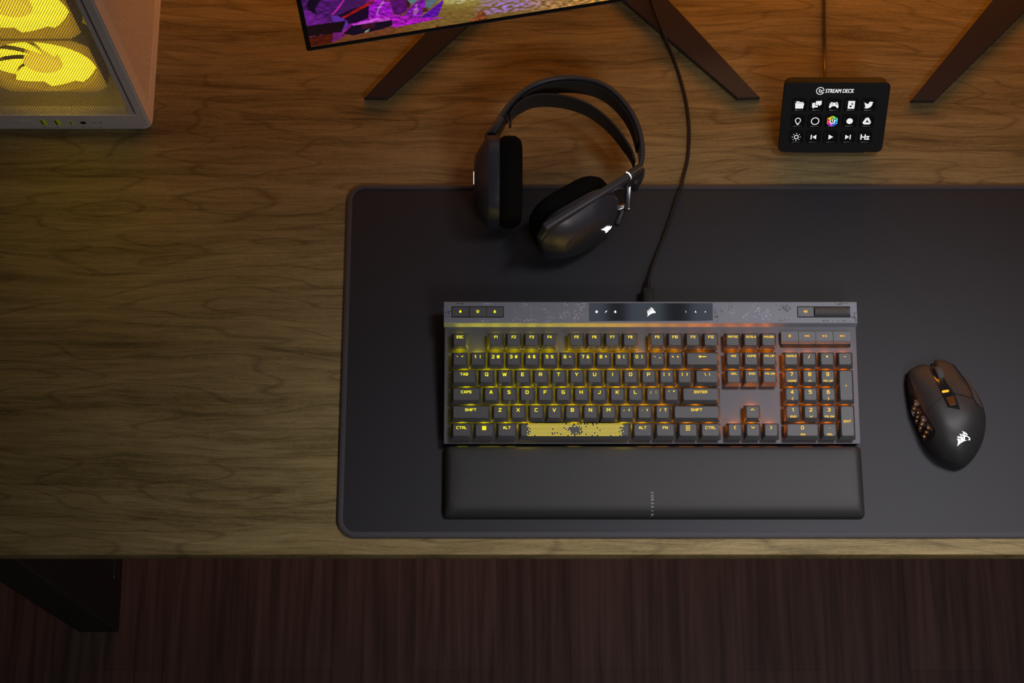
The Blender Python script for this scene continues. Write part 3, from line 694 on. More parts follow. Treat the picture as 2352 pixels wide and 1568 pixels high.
# ------------------------------------------------------------------ keyboard cable
cpx = [(1492, -120, .0100), (1493, -60, .0110), (1497, 0, .0115), (1513, 50, .0115), (1531, 95, .0085), (1549, 140, .0025), (1564, 185, .0024), (1577, 240, .0024), (1583, 300, .0024), (1580, 360, .0024),
       (1571, 400, .0028), (1564, 430, .0066), (1554, 455, .0066), (1540, 500, .0066), (1520, 555, .0068), (1501, 605, .0085), (1493, 632, .012), (1489.5, 648, .0155), (1488.5, 658, .0165)]
pts = [P(*c) for c in cpx]
cb = thing('usb_cable', 'black braided cable curving from the keyboard past the headset', 'cable', (pts[8].x, pts[8].y, DESK))
TI = Matrix.Translation(-Vector((pts[8].x, pts[8].y, DESK)))
def braid(i): return .00175 + .00018 * (i % 2)
obj('sleeve', W(tube(BM(), catmull(pts, 34), braid, 10), TI), M['cable'], cb, smooth='full')
obj('strain_relief', W(tube(BM(), [P(1489.5, 646, .0152), P(1488.7, 662, .0168)], .0024, 16), TI), M['dark'], cb, smooth=True)
q0 = P(1488.3, 661.5, .0168); q1 = Vector((q0.x, kp.y + VT * math.cos(SL) + .0006, q0.z))
b = BM(); box(b, q0.x - .0061, q0.x + .0061, q1.y, q0.y, q0.z - .0032, q0.z + .0032, .0012, 3)
obj('plug', W(b, TI), M['dark'], cb, smooth=True)

# ------------------------------------------------------------------ headset
def oriented(origin, ax, up):                 # local z = ax, local y close to up
    z = Vector(ax).normalized(); x = Vector(up).cross(z).normalized(); y = z.cross(x)
    return Matrix(((x.x, y.x, z.x, origin[0]), (x.y, y.y, z.y, origin[1]), (x.z, y.z, z.z, origin[2]), (0, 0, 0, 1)))
hb = P(1290, 380, 0)
hs = thing('headset', 'dark grey over-ear wireless headset lying half on the desk mat', 'headset', (hb.x, hb.y, DESK))
HI = Matrix.Translation(-Vector((hb.x, hb.y, DESK)))
def hobj(name, bm, m, Mx=None, parent=None, smooth=True):
    T = HI @ Mx if Mx is not None else HI
    return obj(name, bm, m, parent or hs, T if parent is None else Mx, smooth)
LW, LH = .097, .084                            # cup length, cup width
def cup_rings(spec, n=10):
    return [rrect(0, 0, LH - 2 * i, LW - 2 * i, max(.004, r), z, n) for i, r, z in spec]
def earcup(Mx, logo_y, flip):
    b = BM(); loft(b, cup_rings([(.0070, .028, .0), (.0015, .032, .0002), (.0, .033, .0012), (.0, .033, .0115), (.0012, .032, .0140), (.0105, .028, .0215), (.0175, .026, .0262), (.0195, .024, .0270)]))
    c = hobj('earcup', b, M['shell'], Mx)
    b = BM(); loft(b, cup_rings([(.0205, .022, .0266), (.0205, .022, .0276), (.0213, .021, .0280)]))
    pl = obj('outer_plate', b, M['shell_dark'], c, smooth=True)
    b = BM(); k_ = .0062
    sails(b, lambda x, y: ((x * flip * .55) * k_ * 1.9, logo_y + y * k_, .02805))
    ex = bmesh.ops.extrude_face_region(b, geom=b.faces[:])
    for v in ex['geom']:
        if isinstance(v, bmesh.types.BMVert): v.co.z += .0007
    obj('emblem', b, M['white_led'], pl)
    # cushion: ring pad with an opening
    b = BM(); cs = [(.0030, .031, -.0002), (.0006, .033, -.004), (.0, .034, -.010), (.0006, .033, -.017), (.0040, .031, -.0222), (.0090, .027, -.0240), (.0150, .022, -.0225), (.0185, .019, -.016), (.0190, .018, -.004)]
    loft(b, cup_rings(cs)); bmesh.ops.recalc_face_normals(b, faces=b.faces)
    hobj('ear_cushion', b, M['fabric'], Mx)
    return c
# left cup: axis along -x, standing on its rim
lc = P(1148, 418, .046); MxL = oriented((lc.x, lc.y, DESK + .0462), (-1, 0.0, 0.02), (0, 1, 0))
earcup(MxL, .006, 1)
rcp = P(1322, 506, .046); axR = Vector((.50, -.84, .17)).normalized()
MxR = oriented((rcp.x, rcp.y, DESK + .0470), axR, (.85, .52, 0))
earcup(MxR, .022, 1)
ZR = Matrix.Identity(4)
def z2p(pts_, z, o=(1060, 150), s=3.336):
    return [P(o[0] + x / s, o[1] + y / s, z) for x, y in pts_]
outer = z2p([(196, 505), (245, 440), (340, 300), (440, 195), (555, 122), (690, 80), (830, 68), (965, 82), (1085, 120), (1190, 190), (1290, 300), (1362, 430), (1400, 570), (1405, 690), (1385, 785)], .064)
hbnd = hobj('headband', ribbon(BM(), catmull(outer, 8), .0052, lambda t: .018 + .019 * min(1, min(t, 1 - t) * 7)), M['shell'])
inn = [p + (Vector((hb.x, hb.y - .01, p.z)) - p).normalized() * .0056 for p in catmull(outer[3:13], 8)]
hobj('headband_lining', ribbon(BM(), [p - Vector((0, 0, .004)) for p in inn], .0014, .029), M['strap'])
strap = z2p([(365, 365), (410, 300), (480, 245), (570, 215), (700, 213), (850, 238), (1000, 300), (1130, 400), (1235, 520), (1310, 640), (1335, 720)], .060)
hobj('suspension_strap', ribbon(BM(), catmull(strap, 8), .0022, lambda t: .020 + .012 * min(1, min(t, 1 - t) * 6)), M['strap'])
def hbox(name, p, q, w_, h_, m, bev=.001, dz0=0.0):    # bar from p to q, width w_, height h_ below the line
    p = p.copy(); q = q.copy(); d = q - p; L_ = d.length
    b = BM(); box(b, -w_ / 2, w_ / 2, 0, L_, -h_, 0, bev, 3)
    y = d.normalized(); x = y.cross(Vector((0, 0, 1))).normalized(); z = x.cross(y)
    T = Matrix(((x.x, y.x, z.x, p.x), (x.y, y.y, z.y, p.y), (x.z, y.z, z.z, p.z), (0, 0, 0, 1)))
    return hobj(name, b, m, T)
H_ = lambda x, y, z: P(1060 + x / 3.336, 150 + y / 3.336, z)
# left end of the band, arm and hinge
hbox('band_end', H_(228, 600, .060), H_(232, 500, .060), .0150, .026, M['shell_dark'], .003)
hbox('slider', H_(232, 520, .0645), H_(315, 395, .0645), .0070, .024, M['shell_dark'], .002)
for a, c in (((265, 500), (300, 470)), ((290, 455), (335, 425)), ((345, 420), (352, 350)), ((372, 455), (380, 375))):
    hbox('adjuster', H_(*a, .052), H_(*c, .052), .0026, .010, M['steel_dark'], .0006)
hbox('hinge_pin', H_(196, 560, .0555), H_(262, 560, .0555), .0030, .0030, M['chrome'], .0010)
# right side: microphone arm lying along the cup, band end, bracket and pin
marm = hbox('microphone_arm', H_(632, 1235, .0990), H_(1290, 838, .0880), .0085, .0100, M['shell'], .0022)
hbox('microphone_tip', H_(585, 1330, .078), H_(650, 1225, .0960), .0080, .0100, M['shell_dark'], .0022)
hbox('band_end', H_(1282, 838, .082), H_(1392, 768, .074), .0110, .0240, M['shell_dark'], .0030)
hbox('band_end', H_(1318, 905, .064), H_(1388, 772, .066), .0080, .030, M['shell_dark'], .0030)
b = BM()
arcp = [H_(1262, 818, .0828), H_(1281, 826, .0832), H_(1294, 845, .0828), H_(1297, 862, .080), H_(1293, 873, .077)]
tube(b, catmull(arcp, 5), .00080, 8); bmesh.ops.transform(b, matrix=Matrix.Identity(4), verts=b.verts)
hobj('lit_ring', b, M['white_led'])
hbox('trim_line', H_(1302, 833, .0835), H_(1392, 771, .0755), .0007, .0006, M['chrome'], .0001)
hbox('bracket', H_(1274, 1108, .054), H_(1281, 895, .062), .0068, .014, M['chrome'], .0016)
hbox('hinge_pin', H_(1180, 1100, .052), H_(1262, 1068, .053), .0065, .0065, M['chrome'], .0030)
hbox('yoke_arm', H_(1190, 1215, .048), H_(1240, 1095, .050), .0060, .012, M['shell_dark'], .002)

# ------------------------------------------------------------------ mouse
mo = P(2180, 950, .004)
ms = thing('mouse', 'black wireless gaming mouse with numbered thumb buttons on the desk mat', 'mouse', (mo.x, mo.y, DESK + MZ))
MS = 5.225; mz = lambda x, y: (2050 + x / MS, 800 + y / MS)
out_px = [(380, 188), (440, 212), (492, 200), (510, 145), (600, 142), (712, 186), (780, 255), (850, 345), (945, 445), (1035, 600), (1095, 750), (1113, 900), (1090, 1080), (1025, 1240), (925, 1370), (800, 1432), (690, 1412), (565, 1355), (455, 1255), (372, 1130), (318, 990), (262, 850), (222, 720), (190, 560), (172, 420), (178, 330), (205, 262), (290, 215)]
ctr = P(*mz(660, 880), .02); cx0, cy0 = ctr.x, ctr.y
opts = [P(*mz(*q), .012) for q in out_px]
# smooth closed outline as polar samples
pp = opts[-2:] + opts + opts[:3]; sm = catmull(pp, 6)[12:-18]
NA = 120; rad_ = [0] * NA
def polar_r(th):
    best = 0; dx, dy = math.cos(th), math.sin(th); m_ = len(sm)
    for i in range(m_):
        a = sm[i]; c = sm[(i + 1) % m_]; ax, ay = a.x - cx0, a.y - cy0; bx, by = c.x - cx0, c.y - cy0
        den = dx * (by - ay) - dy * (bx - ax)
        if abs(den) < 1e-12: continue
        t = (ax * (by - ay) - ay * (bx - ax)) / den; s = (ax * dy - ay * dx) / den
        if t > 0 and -1e-6 <= s <= 1 + 1e-6: best = max(best, t)
    return best
rad_ = [polar_r(2 * math.pi * i / NA) for i in range(NA)]
rear = P(*mz(800, 1430), .02); front = P(*mz(400, 190), .02); axv = front - rear; axl2 = axv.x ** 2 + axv.y ** 2
def crest(x, y):
    s = ((x - rear.x) * axv.x + (y - rear.y) * axv.y) / axl2; s = max(-.1, min(1.1, s))
    return .0400 - .0165 * max(0, (s - .38)) ** 1.5 / .49 - .03 * max(0, .38 - s) ** 2
def hgt(x, y):
    dx, dy = x - cx0, y - cy0; r = math.hypot(dx, dy); th = math.atan2(dy, dx) % (2 * math.pi); f = th / (2 * math.pi) * NA
    i = int(f) % NA; Rr = rad_[i] + (rad_[(i + 1) % NA] - rad_[i]) * (f - int(f)); q = min(1, r / Rr)
    return .009 + (crest(x, y) - .009) * (1 - q ** 3.0) ** .62
def surf(px, py, off=0.0):                     # point of the mouse's skin
    z = .03 + MZ
    for _ in range(14): p = P(px, py, z); z = z * .4 + .6 * (hgt(p.x, p.y) + MZ + off)
    p = P(px, py, z); return Vector((p.x, p.y, DESK + z))
MI = Matrix.Translation(-Vector((mo.x, mo.y, DESK + MZ)))
b = BM(); rings = []
def ring(q, z=None): return [Vector((cx0 + rad_[i] * q * math.cos(2 * math.pi * i / NA), cy0 + rad_[i] * q * math.sin(2 * math.pi * i / NA), 0)) for i in range(NA)]
def zr(r, fz): return [Vector((p.x, p.y, DESK + MZ + fz(p))) for p in r]
rings.append(zr(ring(.90), lambda p: .0006)); rings.append(zr(ring(.965), lambda p: .0022)); rings.append(zr(ring(.995), lambda p: .0062))
for q in (1, .998, .992, .98, .965, .94, .91, .87, .82, .75, .66, .55, .43, .30, .17, .06): rings.append(zr(ring(q), lambda p: hgt(p.x, p.y) - .0007))
loft(b, rings)
obj('body', W(b, MI), M['mouse'], ms, smooth='full')
def relief(name, poly_px, off, m, depth=.0022, cell=.0016, smooth=True, parent=None, bev=0):
    P0 = [surf(*mz(*q), off) for q in poly_px]
    b = BM(); poly = [(p.x, p.y) for p in P0]; flat(b, poly, 0)
    xs = [p[0] for p in poly]; ys = [p[1] for p in poly]
    x = math.floor(min(xs) / cell) * cell
    while x < max(xs):
        bmesh.ops.bisect_plane(b, geom=b.verts[:] + b.edges[:] + b.faces[:], plane_co=(x, 0, 0), plane_no=(1, 0, 0)); x += cell
    y = math.floor(min(ys) / cell) * cell
    while y < max(ys):
        bmesh.ops.bisect_plane(b, geom=b.verts[:] + b.edges[:] + b.faces[:], plane_co=(0, y, 0), plane_no=(0, 1, 0)); y += cell
    bnd = [e for e in b.edges if e.is_boundary]
    r = bmesh.ops.extrude_edge_only(b, edges=bnd); low = {v for v in r['geom'] if isinstance(v, bmesh.types.BMVert)}
    for v in b.verts:
        h = hgt(v.co.x, v.co.y)
        v.co.z = DESK + MZ + h + (off if v not in low else off - depth)
    return obj(name, W(b, MI), m, parent or ms, smooth=smooth)
relief('left_button', [(192, 268), (285, 212), (372, 170), (386, 205), (436, 236), (520, 400), (598, 568), (490, 664), (378, 768), (322, 660), (270, 560), (228, 430), (196, 335)], .0006, M['mouse'])
relief('right_button', [(505, 132), (598, 142), (705, 184), (770, 256), (860, 378), (925, 490), (962, 594), (850, 560), (736, 534), (640, 400), (545, 240), (502, 180)], .0006, M['mouse'])
relief('palm_shell', [(384, 776), (490, 676), (606, 582), (662, 708), (812, 736), (744, 545), (850, 570), (966, 605), (1000, 660), (1040, 705), (1072, 760), (1086, 850), (1084, 960), (1055, 1090), (1000, 1215), (910, 1335), (800, 1392), (700, 1376), (580, 1320), (470, 1220), (420, 1130), (468, 1095), (508, 1040), (515, 985), (470, 905)], .0005, M['mouse'])
relief('side_grip', [(722, 184), (775, 236), (850, 338), (905, 372), (960, 450), (1030, 590), (1078, 715), (1050, 700), (1010, 650), (975, 590), (940, 490), (870, 370), (790, 260)], .0007, M['mouse_grip'])
relief('center_channel', [(448, 240), (492, 205), (545, 262), (640, 420), (728, 545), (806, 728), (665, 700), (600, 562), (520, 395)], .0002, M['deck_key'])
relief('profile_button', [(640, 588), (730, 566), (768, 668), (688, 684)], .0012, mat('amber_lit_button', (.10, .035, .008), .2, noise=.02))  # profile button: orange light on it is put into its base colour
relief('light_bar', [(594, 508), (604, 502), (668, 494), (678, 501), (678, 514), (668, 520), (606, 531), (596, 524)], .0009, mat('orange_light_bar', (.8, .3, .02), .5, emit=(1, .42, .02), es=.9), depth=.0006, cell=.004)
# wheel
wc = surf(*mz(552, 345), -.0085); ax_ = Vector((axv.x, axv.y, 0)).normalized()
b = BM(); rings = []
for x, r in [(-.0036, .0095), (-.0034, .0108), (-.0028, .0114)] + [(-.0024 + i * .0006, .0117 - (.00035 if i % 2 else 0)) for i in range(9)] + [(.0028, .0114), (.0034, .0108), (.0036, .0095)]:
    rings.append([Vector((x, (r + (.0003 if q % 2 and abs(x) < .0026 else 0)) * math.cos(2 * math.pi * q / 64), (r + (.0003 if q % 2 and abs(x) < .0026 else 0)) * math.sin(2 * math.pi * q / 64))) for q in range(64)])
loft(b, rings); bmesh.ops.recalc_face_normals(b, faces=b.faces)
T = Matrix.Translation(wc) @ Matrix.Rotation(math.atan2(ax_.y, ax_.x) - math.pi / 2, 4, 'Z')
obj('scroll_wheel', b, M['rubber'], ms, MI @ T, smooth=True)
# thumb panel and its twelve buttons
relief('thumb_panel', [(212, 545), (262, 580), (330, 690), (420, 830), (500, 950), (512, 1010), (478, 1075), (410, 1105), (365, 1090), (315, 985), (262, 850), (232, 740), (212, 640)], .0001, M['dark'], cell=.002)
OX, OY, ZS = 2060, 890, 11.2
def q2(x, y): return ((OX + x / ZS - 2050) * MS, (OY + y / ZS - 800) * MS)
cols = [((490, 420), (440, 535), (430, 645)), ((548, 640), (530, 750), (508, 850)), ((672, 830), (645, 935), (600, 1045)), ((808, 1030), (760, 1145), (705, 1255))]
mk_g = mat('pale_grey_thumb_button', (.16, .155, .17), .5, noise=.08); mk_d = mat('dark_thumb_button', (.060, .052, .048), .5, noise=.08)
num = 0
for ci, col in enumerate(cols):
    for ri, (x, y) in enumerate(col):
        num += 1; n_ = ci * 3 + 3 - ri
        hwx, hwy = (50, 48)
        sl_ = 34
        if ri == 2: poly = [(x - hwx, y - 60), (x + hwx - 6, y - 40), (x + hwx - 12, y + 20), (x + 12, y + 95), (x - 26, y + 55)]
        elif ri == 0: poly = [(x - 34, y - 95), (x + 22, y - 100), (x + 88, y + 8), (x + 40, y + 52), (x - hwx, y + 40)]
        else: poly = [(x - hwx, y - 46), (x + hwx + 6, y - 50), (x + hwx + 8, y + 48), (x - hwx + 4, y + 46)]
        if n_ in (10,): poly = [(x - 62, y - 40), (x - 20, y - 66), (x + 46, y - 20), (x + 62, y + 50), (x - 10, y + 92), (x - 50, y + 30)]
        if n_ in (12,): poly = [(x - 55, y - 95), (x + 0, y - 110), (x + 88, y + 10), (x + 92, y + 70), (x + 40, y + 62), (x - 45, y - 10)]
        poly = [(x + (a - x) * 1.16, y + (c_ - y) * 1.12) for a, c_ in poly]
        kb_ = relief('thumb_button', [q2(*p) for p in poly], .0012, mk_g if ci in (0, 2) else mk_d, depth=.0015, cell=.0022, smooth=False)
        b = BM()
        add_text(b, str(n_), x, -y, 46, .9, .02, rot=R(-52), fn=lambda X, Y: MI @ surf(*mz(*q2(X, -Y)), .00135))
        obj('number', b, M['legend'], kb_, color=(.75, .36, .07))
b = BM(); sails(b, lambda x, y: MI @ surf(*mz(852 + x * 86, 1080 - y * 86), .00062))
obj('emblem', b, M['white_led'], ms)
b = BM()
for i, ch in enumerate('SCIMITAR'):
    x = 207 + i * 10.4; y = 327 + i * 23.8
    add_text(b, ch, x, -y, 15, 1.1, .0, rot=R(-64), fn=lambda X, Y: MI @ surf(*mz(X, -Y), .00068))
obj('lettering', b, M['print_dim'], ms)

# ------------------------------------------------------------------ control pad with fifteen keys
fa = P(1786.7, 350, .010); fb = P(1796.8, 190, .078); fr_ = P(2023.8, 350, .010)
dW = .1165; DYv = Vector((0, fb.y - fa.y, fb.z - fa.z)); DL = DYv.length; dyn = DYv.normalized()
dn = Vector((1, 0, 0)).cross(dyn)
cpd = thing('macro_pad', 'small black tilted control pad with fifteen icon keys', 'control pad', (fa.x + dW / 2, fa.y, DESK))
MD = Matrix(((1, 0, 0, -dW / 2), (0, dyn.y, dn.y, 0), (0, dyn.z, dn.z, fa.z - DESK), (0, 0, 0, 1)))
def dobj(name, bm, m, parent=None, T=None, smooth=True, color=None): return obj(name, bm, m, parent or cpd, (MD @ (T or Matrix.Identity(4))) if parent is None else (T or Matrix.Identity(4)), smooth, color)
b = BM(); loft(b, [rrect(dW / 2, DL / 2, dW - .0016, DL - .0016, .0060, -.0040, 6), rrect(dW / 2, DL / 2, dW, DL, .0065, -.0032, 6), rrect(dW / 2, DL / 2, dW, DL, .0065, -.0008, 6), rrect(dW / 2, DL / 2, dW - .0012, DL - .0012, .0060, 0, 6)])
dobj('faceplate', b, M['deck'])
b = BM(); loft(b, [rrect(dW / 2, DL / 2, dW - .016, DL - .018, .008, -.0200, 6), rrect(dW / 2, DL / 2 + .001, dW - .004, DL - .003, .008, -.0150, 6), rrect(dW / 2, DL / 2 + .001, dW - .004, DL - .003, .008, -.0041, 6)])
dobj('housing', b, M['deck'])
# stand: two sloping feet behind, on the desk
b = BM()
yb = DL * math.cos(math.atan2(dyn.z, dyn.y))
z0s = fa.z - DESK
prof = [(.004, 0), (.075, 0), (.075, .004), (yb - .0 + .016 * dyn.z, z0s + DL * dyn.z * .8 - .016 * dn.z), (.006 + .016 * dyn.z, z0s + .006)]
for xa, xb in ((-.040, .040),):
    lo = [b.verts.new((xa, y, z)) for y, z in prof]; hi = [b.verts.new((xb, y, z)) for y, z in prof]
    b.faces.new(lo); b.faces.new(list(reversed(hi)))
    for i in range(5): b.faces.new((lo[i], hi[i], hi[(i + 1) % 5], lo[(i + 1) % 5]))
bmesh.ops.recalc_face_normals(b, faces=b.faces)
obj('stand', b, M['deck'], cpd)
def d_uv(px, py):                              # measured point on the tilted face -> face coordinates
    o = ray(px, py); org = Vector((0, 0, DESK + CAMH)); p0 = Vector((fa.x, fa.y, fa.z))
    t = (p0 - org).dot(dn) / o.dot(dn); h = org + o * t - p0
    return h.x, h.dot(dyn)
DS = 7.126; dzp = lambda x, y: d_uv(1760 + x / DS, 150 + y / DS)
ICON = {}
rowsd = [[(545, 640), (828, 640), (1108, 640), (1393, 640), (1675, 640)], [(518, 905), (800, 905), (1082, 905), (1365, 905), (1648, 905)], [(492, 1165), (773, 1165), (1055, 1165), (1337, 1165), (1618, 1165)]]
def icon(i, j, b):
    k_ = .0011
    f = lambda pts: flat(b, [(x * k_, y * k_) for x, y in pts])
    if (i, j) == (0, 0): f([(-4, 2.6), (-3.4, 4), (-.6, 4), (.2, 3.2), (3.6, 3.2), (3.6, 2.3), (-4, 2.3)]); f([(-4.4, 1.9), (4.6, 1.9), (3.9, -4), (-3.9, -4)])
    elif (i, j) == (0, 1):
        f([(-1.2, 4.2), (4.6, 4.6), (4.6, .4), (3.6, 0), (3.2, -1.2), (2, 0), (-1.2, -.2)]); f([(-4.6, 2.2), (-1.8, 2.4), (-1.8, -.9), (1.2, -.9), (1.2, -2.6), (-2.2, -2.8), (-3.6, -4.2), (-3.6, -2.8), (-4.6, -2.8)])
    elif (i, j) == (0, 2):
        f([(-3, 3.2), (-1, 2.6), (1, 2.6), (3, 3.2), (4, 1.6), (4.8, -2.2), (4.2, -3.6), (3.2, -3.4), (1.8, -1.4), (-1.8, -1.4), (-3.2, -3.4), (-4.2, -3.6), (-4.8, -2.2), (-4, 1.6)])
        for x, y in ((-2, 1.2), (2, 1.6), (2.9, .8)): o_ = circ(x * k_, y * k_, .6 * k_, 8); DK.append((o_))
    elif (i, j) == (0, 3):
        f([(-3.4, 4.4), (3.4, 4.4), (3.4, -4.2), (-3.4, -4.2)])
        DK.append(circ(-.7 * k_, -1.6 * k_, 1.0 * k_, 10)); DK.append([(0 * k_, -1.6 * k_), (.5 * k_, -1.6 * k_), (.5 * k_, 2.6 * k_), (0, 2.6 * k_)]); DK.append([(.5 * k_, 2.6 * k_), (1.8 * k_, .8 * k_), (1.5 * k_, -.2 * k_), (.5 * k_, 1.2 * k_)])
    elif (i, j) == (0, 4): f([(-4.2, 3.0), (-2.6, 1.6), (-.2, 1.0), (.2, 2.9), (1.8, 3.8), (3.2, 3.2), (4.6, 3.5), (3.8, 2.2), (3.6, 0), (2.2, -2.4), (-.4, -3.8), (-2.8, -3.8), (-4.4, -3.0), (-2.4, -2.6), (-3.6, -1.4), (-2.8, -1.2), (-4.2, .4), (-3.4, .4), (-4.3, 1.8)])
    elif (i, j) == (1, 0):
        arcband(b, 0, .8 * k_, 2.2 * k_, 3.0 * k_, -45, 225); line2(b, (-1.9 * k_, -1.0 * k_), (-1.1 * k_, -2.6 * k_), .75 * k_); line2(b, (1.9 * k_, -1.0 * k_), (1.1 * k_, -2.6 * k_), .75 * k_); f([(-1.4, -2.4), (1.4, -2.4), (1.4, -3.2), (-1.4, -3.2)]); f([(-1.1, -3.5), (1.1, -3.5), (.8, -4.3), (-.8, -4.3)])
    elif (i, j) == (1, 1): arcband(b, 0, 0, 3.3 * k_, 4.2 * k_, 0, 360, n=36)
    elif (i, j) == (1, 3): flat(b, circ(0, 0, 3.2 * k_, 28))
    elif (i, j) == (1, 4):
        f([(-1.5, 3.8), (-2.2, 2.4), (-4.4, -1.6), (-3.0, -3.6), (-2.4, -3.4), (.0, 1.2)]); f([(-1.2, 3.9), (1.4, 3.9), (4.3, -1.0), (1.7, -1.0), (-.9, 3.4)]); f([(-1.2, -1.4), (4.4, -1.4), (3.0, -3.7), (-2.6, -3.7)])
    elif (i, j) == (2, 0):
        arcband(b, 0, 0, 1.6 * k_, 2.4 * k_, 0, 360)
        for a in range(8): flat(b, circ(4.0 * k_ * math.cos(a * .7854), 4.0 * k_ * math.sin(a * .7854), .5 * k_, 8))
    elif (i, j) == (2, 1): f([(-2.8, 2.6), (-1.7, 2.6), (-1.7, -2.6), (-2.8, -2.6)]); f([(-1.2, 0), (2.8, 2.6), (2.8, -2.6)])
    elif (i, j) == (2, 2): f([(-2.2, 2.8), (2.6, 0), (-2.2, -2.8)])
    elif (i, j) == (2, 3): f([(2.8, 2.6), (1.7, 2.6), (1.7, -2.6), (2.8, -2.6)]); f([(1.2, 0), (-2.8, 2.6), (-2.8, -2.6)])
    elif (i, j) == (2, 4): add_text(b, 'Hz', 0, 0, 5.6 * k_, 1.0, .03)
kw_ = .0158
b = BM(); rg = [rrect(0, 0, kw_, kw_, .0030, 0, 5), rrect(0, 0, kw_, kw_, .0030, .0010, 5), rrect(0, 0, kw_ - .0008, kw_ - .0008, .0028, .0015, 5), rrect(0, 0, kw_ - .0026, kw_ - .0026, .0024, .0015, 5), rrect(0, 0, kw_ - .0036, kw_ - .0036, .0020, .0011, 5)]
loft(b, rg); me_dk = bpy.data.meshes.new('icon_key'); b.to_mesh(me_dk); b.free(); me_dk.materials.append(M['deck_key'])
for p in me_dk.polygons: p.use_smooth = True
me_dk.set_sharp_from_angle(angle=R(30))
for i in range(3):
    for j in range(5):
        u, v = dzp(*rowsd[i][j]); u += -.0002
        k = obj('icon_key', me_dk, None, cpd, MD @ Matrix.Translation((u, v, .0)))
        DK = []
        if (i, j) == (1, 2):
            b = BM(); arcband(b, 0, -.0002, .0019, .0031, 125, 415); flat(b, circ(0, .0022, .0007, 10)); flat(b, [(-.0006, .0012), (.0006, .0012), (.0006, -.0010), (-.0006, -.0010)], .00001)
            obj('icon', b, M['icon'], k, Matrix.Translation((0, 0, .00125)))
            hx = [(.0061 * math.sin(R(a)), .0061 * math.cos(R(a))) for a in range(0, 361, 60)]
            for q, cc in enumerate(((.15, .8, .1), (.05, .55, .9), (.05, .2, .95), (.75, .05, .85), (.9, .10, .05), (.95, .65, .02))):
                b = BM(); line2(b, hx[q], hx[q + 1], .0009); flat(b, [hx[q], (hx[q][0] * .55, hx[q][1] * .55), (hx[q + 1][0] * .72, hx[q + 1][1] * .72)], .00001)
                obj('icon_edge', b, M['legend'], k, Matrix.Translation((0, 0, .00118)), color=cc)
            continue
        b = BM(); icon(i, j, b)
        ic = obj('icon', b, M['icon'], k, Matrix.Translation((0, 0, .00120)))
        if DK:
            b = BM()
            for o_ in DK: flat(b, o_)
            obj('icon_detail', b, M['deck_key'], k, Matrix.Translation((0, 0, .00128)))
b = BM(); u, v = dzp(1205, 418); [add_text(b, 'STREAM DECK', u + d_, v, .0047, .70, .0, fn=lambda X, Y: (X + (Y - v) * .12, Y, .0001 + d_ * .05)) for d_ in (-.00016, 0, .00016)]
obj('lettering', b, M['icon'], cpd, MD)
b = BM(); u, v = dzp(885, 418)
arcband(b, u, v, .0038, .0046, 18, 332, n=40); line2(b, (u + .0010, v - .0022), (u + .0040, v - .0018), .0007)
tri = [(u - .0012, v + .0019), (u - .0012, v - .0019), (u + .0022, v)]
for q in range(3): line2(b, tri[q], tri[(q + 1) % 3], .0007)
line2(b, (u + .0022, v), (u + .0043, v + .0010), .0007)
obj('brand_mark', b, M['icon'], cpd, MD @ Matrix.Translation((0, 0, .0001)))
# its cable
cc = [P(1892, -170, .003), P(1893, -60, .003), P(1893.5, 60, .003), P(1894, 120, .004), P(1894, 165, .012), P(1894.5, 186, .030)]
pc = thing('usb_cable', 'thin smooth cable running straight back from the tilted control pad', 'cable', (cc[2].x, cc[2].y, DESK))
obj('sheath', W(tube(BM(), catmull(cc, 10), .0019, 12), Matrix.Translation(-Vector((cc[2].x, cc[2].y, DESK)))), M['steel_dark'], pc, smooth='full')

# ------------------------------------------------------------------ monitor stands
LT = .0070
def leg_poly(ps): return [(p.x, p.y) for p in (P(x, y, LT) for x, y in ps)]
def extend(a, b_, yy):                          # continue the edge a->b to depth yy
    return (a[0] + (b_[0] - a[0]) * (yy - a[1]) / (b_[1] - a[1]), yy)
def foot(parent, T, pts_, yy):
    q = leg_poly(pts_)                         # outer tip, inner tip, a point up the inner edge, a point up the outer edge
    poly = [q[0], q[1], extend(q[1], q[2], yy), extend(q[0], q[3], yy)]
    b = BM(); prism(b, poly, DESK, DESK + LT, .0007, 2)
    return obj('foot', W(b, T), M['steel_dark'], parent)
YA = 1.085
mon = thing('monitor', 'monitor showing a purple and orange game scene, on V-shaped feet behind the headset', 'monitor', (.056, YA, DESK))
TI = Matrix.Translation(-Vector((.056, YA, DESK)))
foot(mon, TI, [(836, 224), (889, 224), (1064, 66), (971, 80)], YA)
foot(mon, TI, [(1746, 223), (1694, 225), (1442, 9), (1537.5, 0)], YA)
obj('stand_column', W(box(BM(), .022, .092, YA - .012, YA + .045, DESK + LT + .0003, DESK + .30, .006), TI), M['steel_dark'], mon)
# screen: lower left corner, edge direction and tilt
ZB = .100
A = P(705, 118, ZB); B_ = P(1454, 0, ZB); ev = (B_ - A).normalized(); psi = math.atan2(ev.y, ev.x)
SWd, SHt = .612, .362
best = None
for i in range(-60, 200):
    tau = R(i * .1); U = Vector((-math.sin(psi) * math.sin(tau), math.cos(psi) * math.sin(tau), math.cos(tau)))
    q = A + U * .06; X1, Y1 = PROJ(q); sl = (705 - X1) / (118 - Y1)
    if best is None or abs(sl - 25 / 118) < best[0]: best = (abs(sl - 25 / 118), tau, U)
tau, U = best[1], best[2]; nrm = ev.cross(U).normalized()
MSn = Matrix(((ev.x, U.x, nrm.x, A.x), (ev.y, U.y, nrm.y, A.y), (ev.z, U.z, nrm.z, A.z), (0, 0, 0, 1)))
b = BM(); box(b, 0, SWd, 0, SHt, -.016, 0, .0012); obj('bezel', b, M['dark'], mon, TI @ MSn)
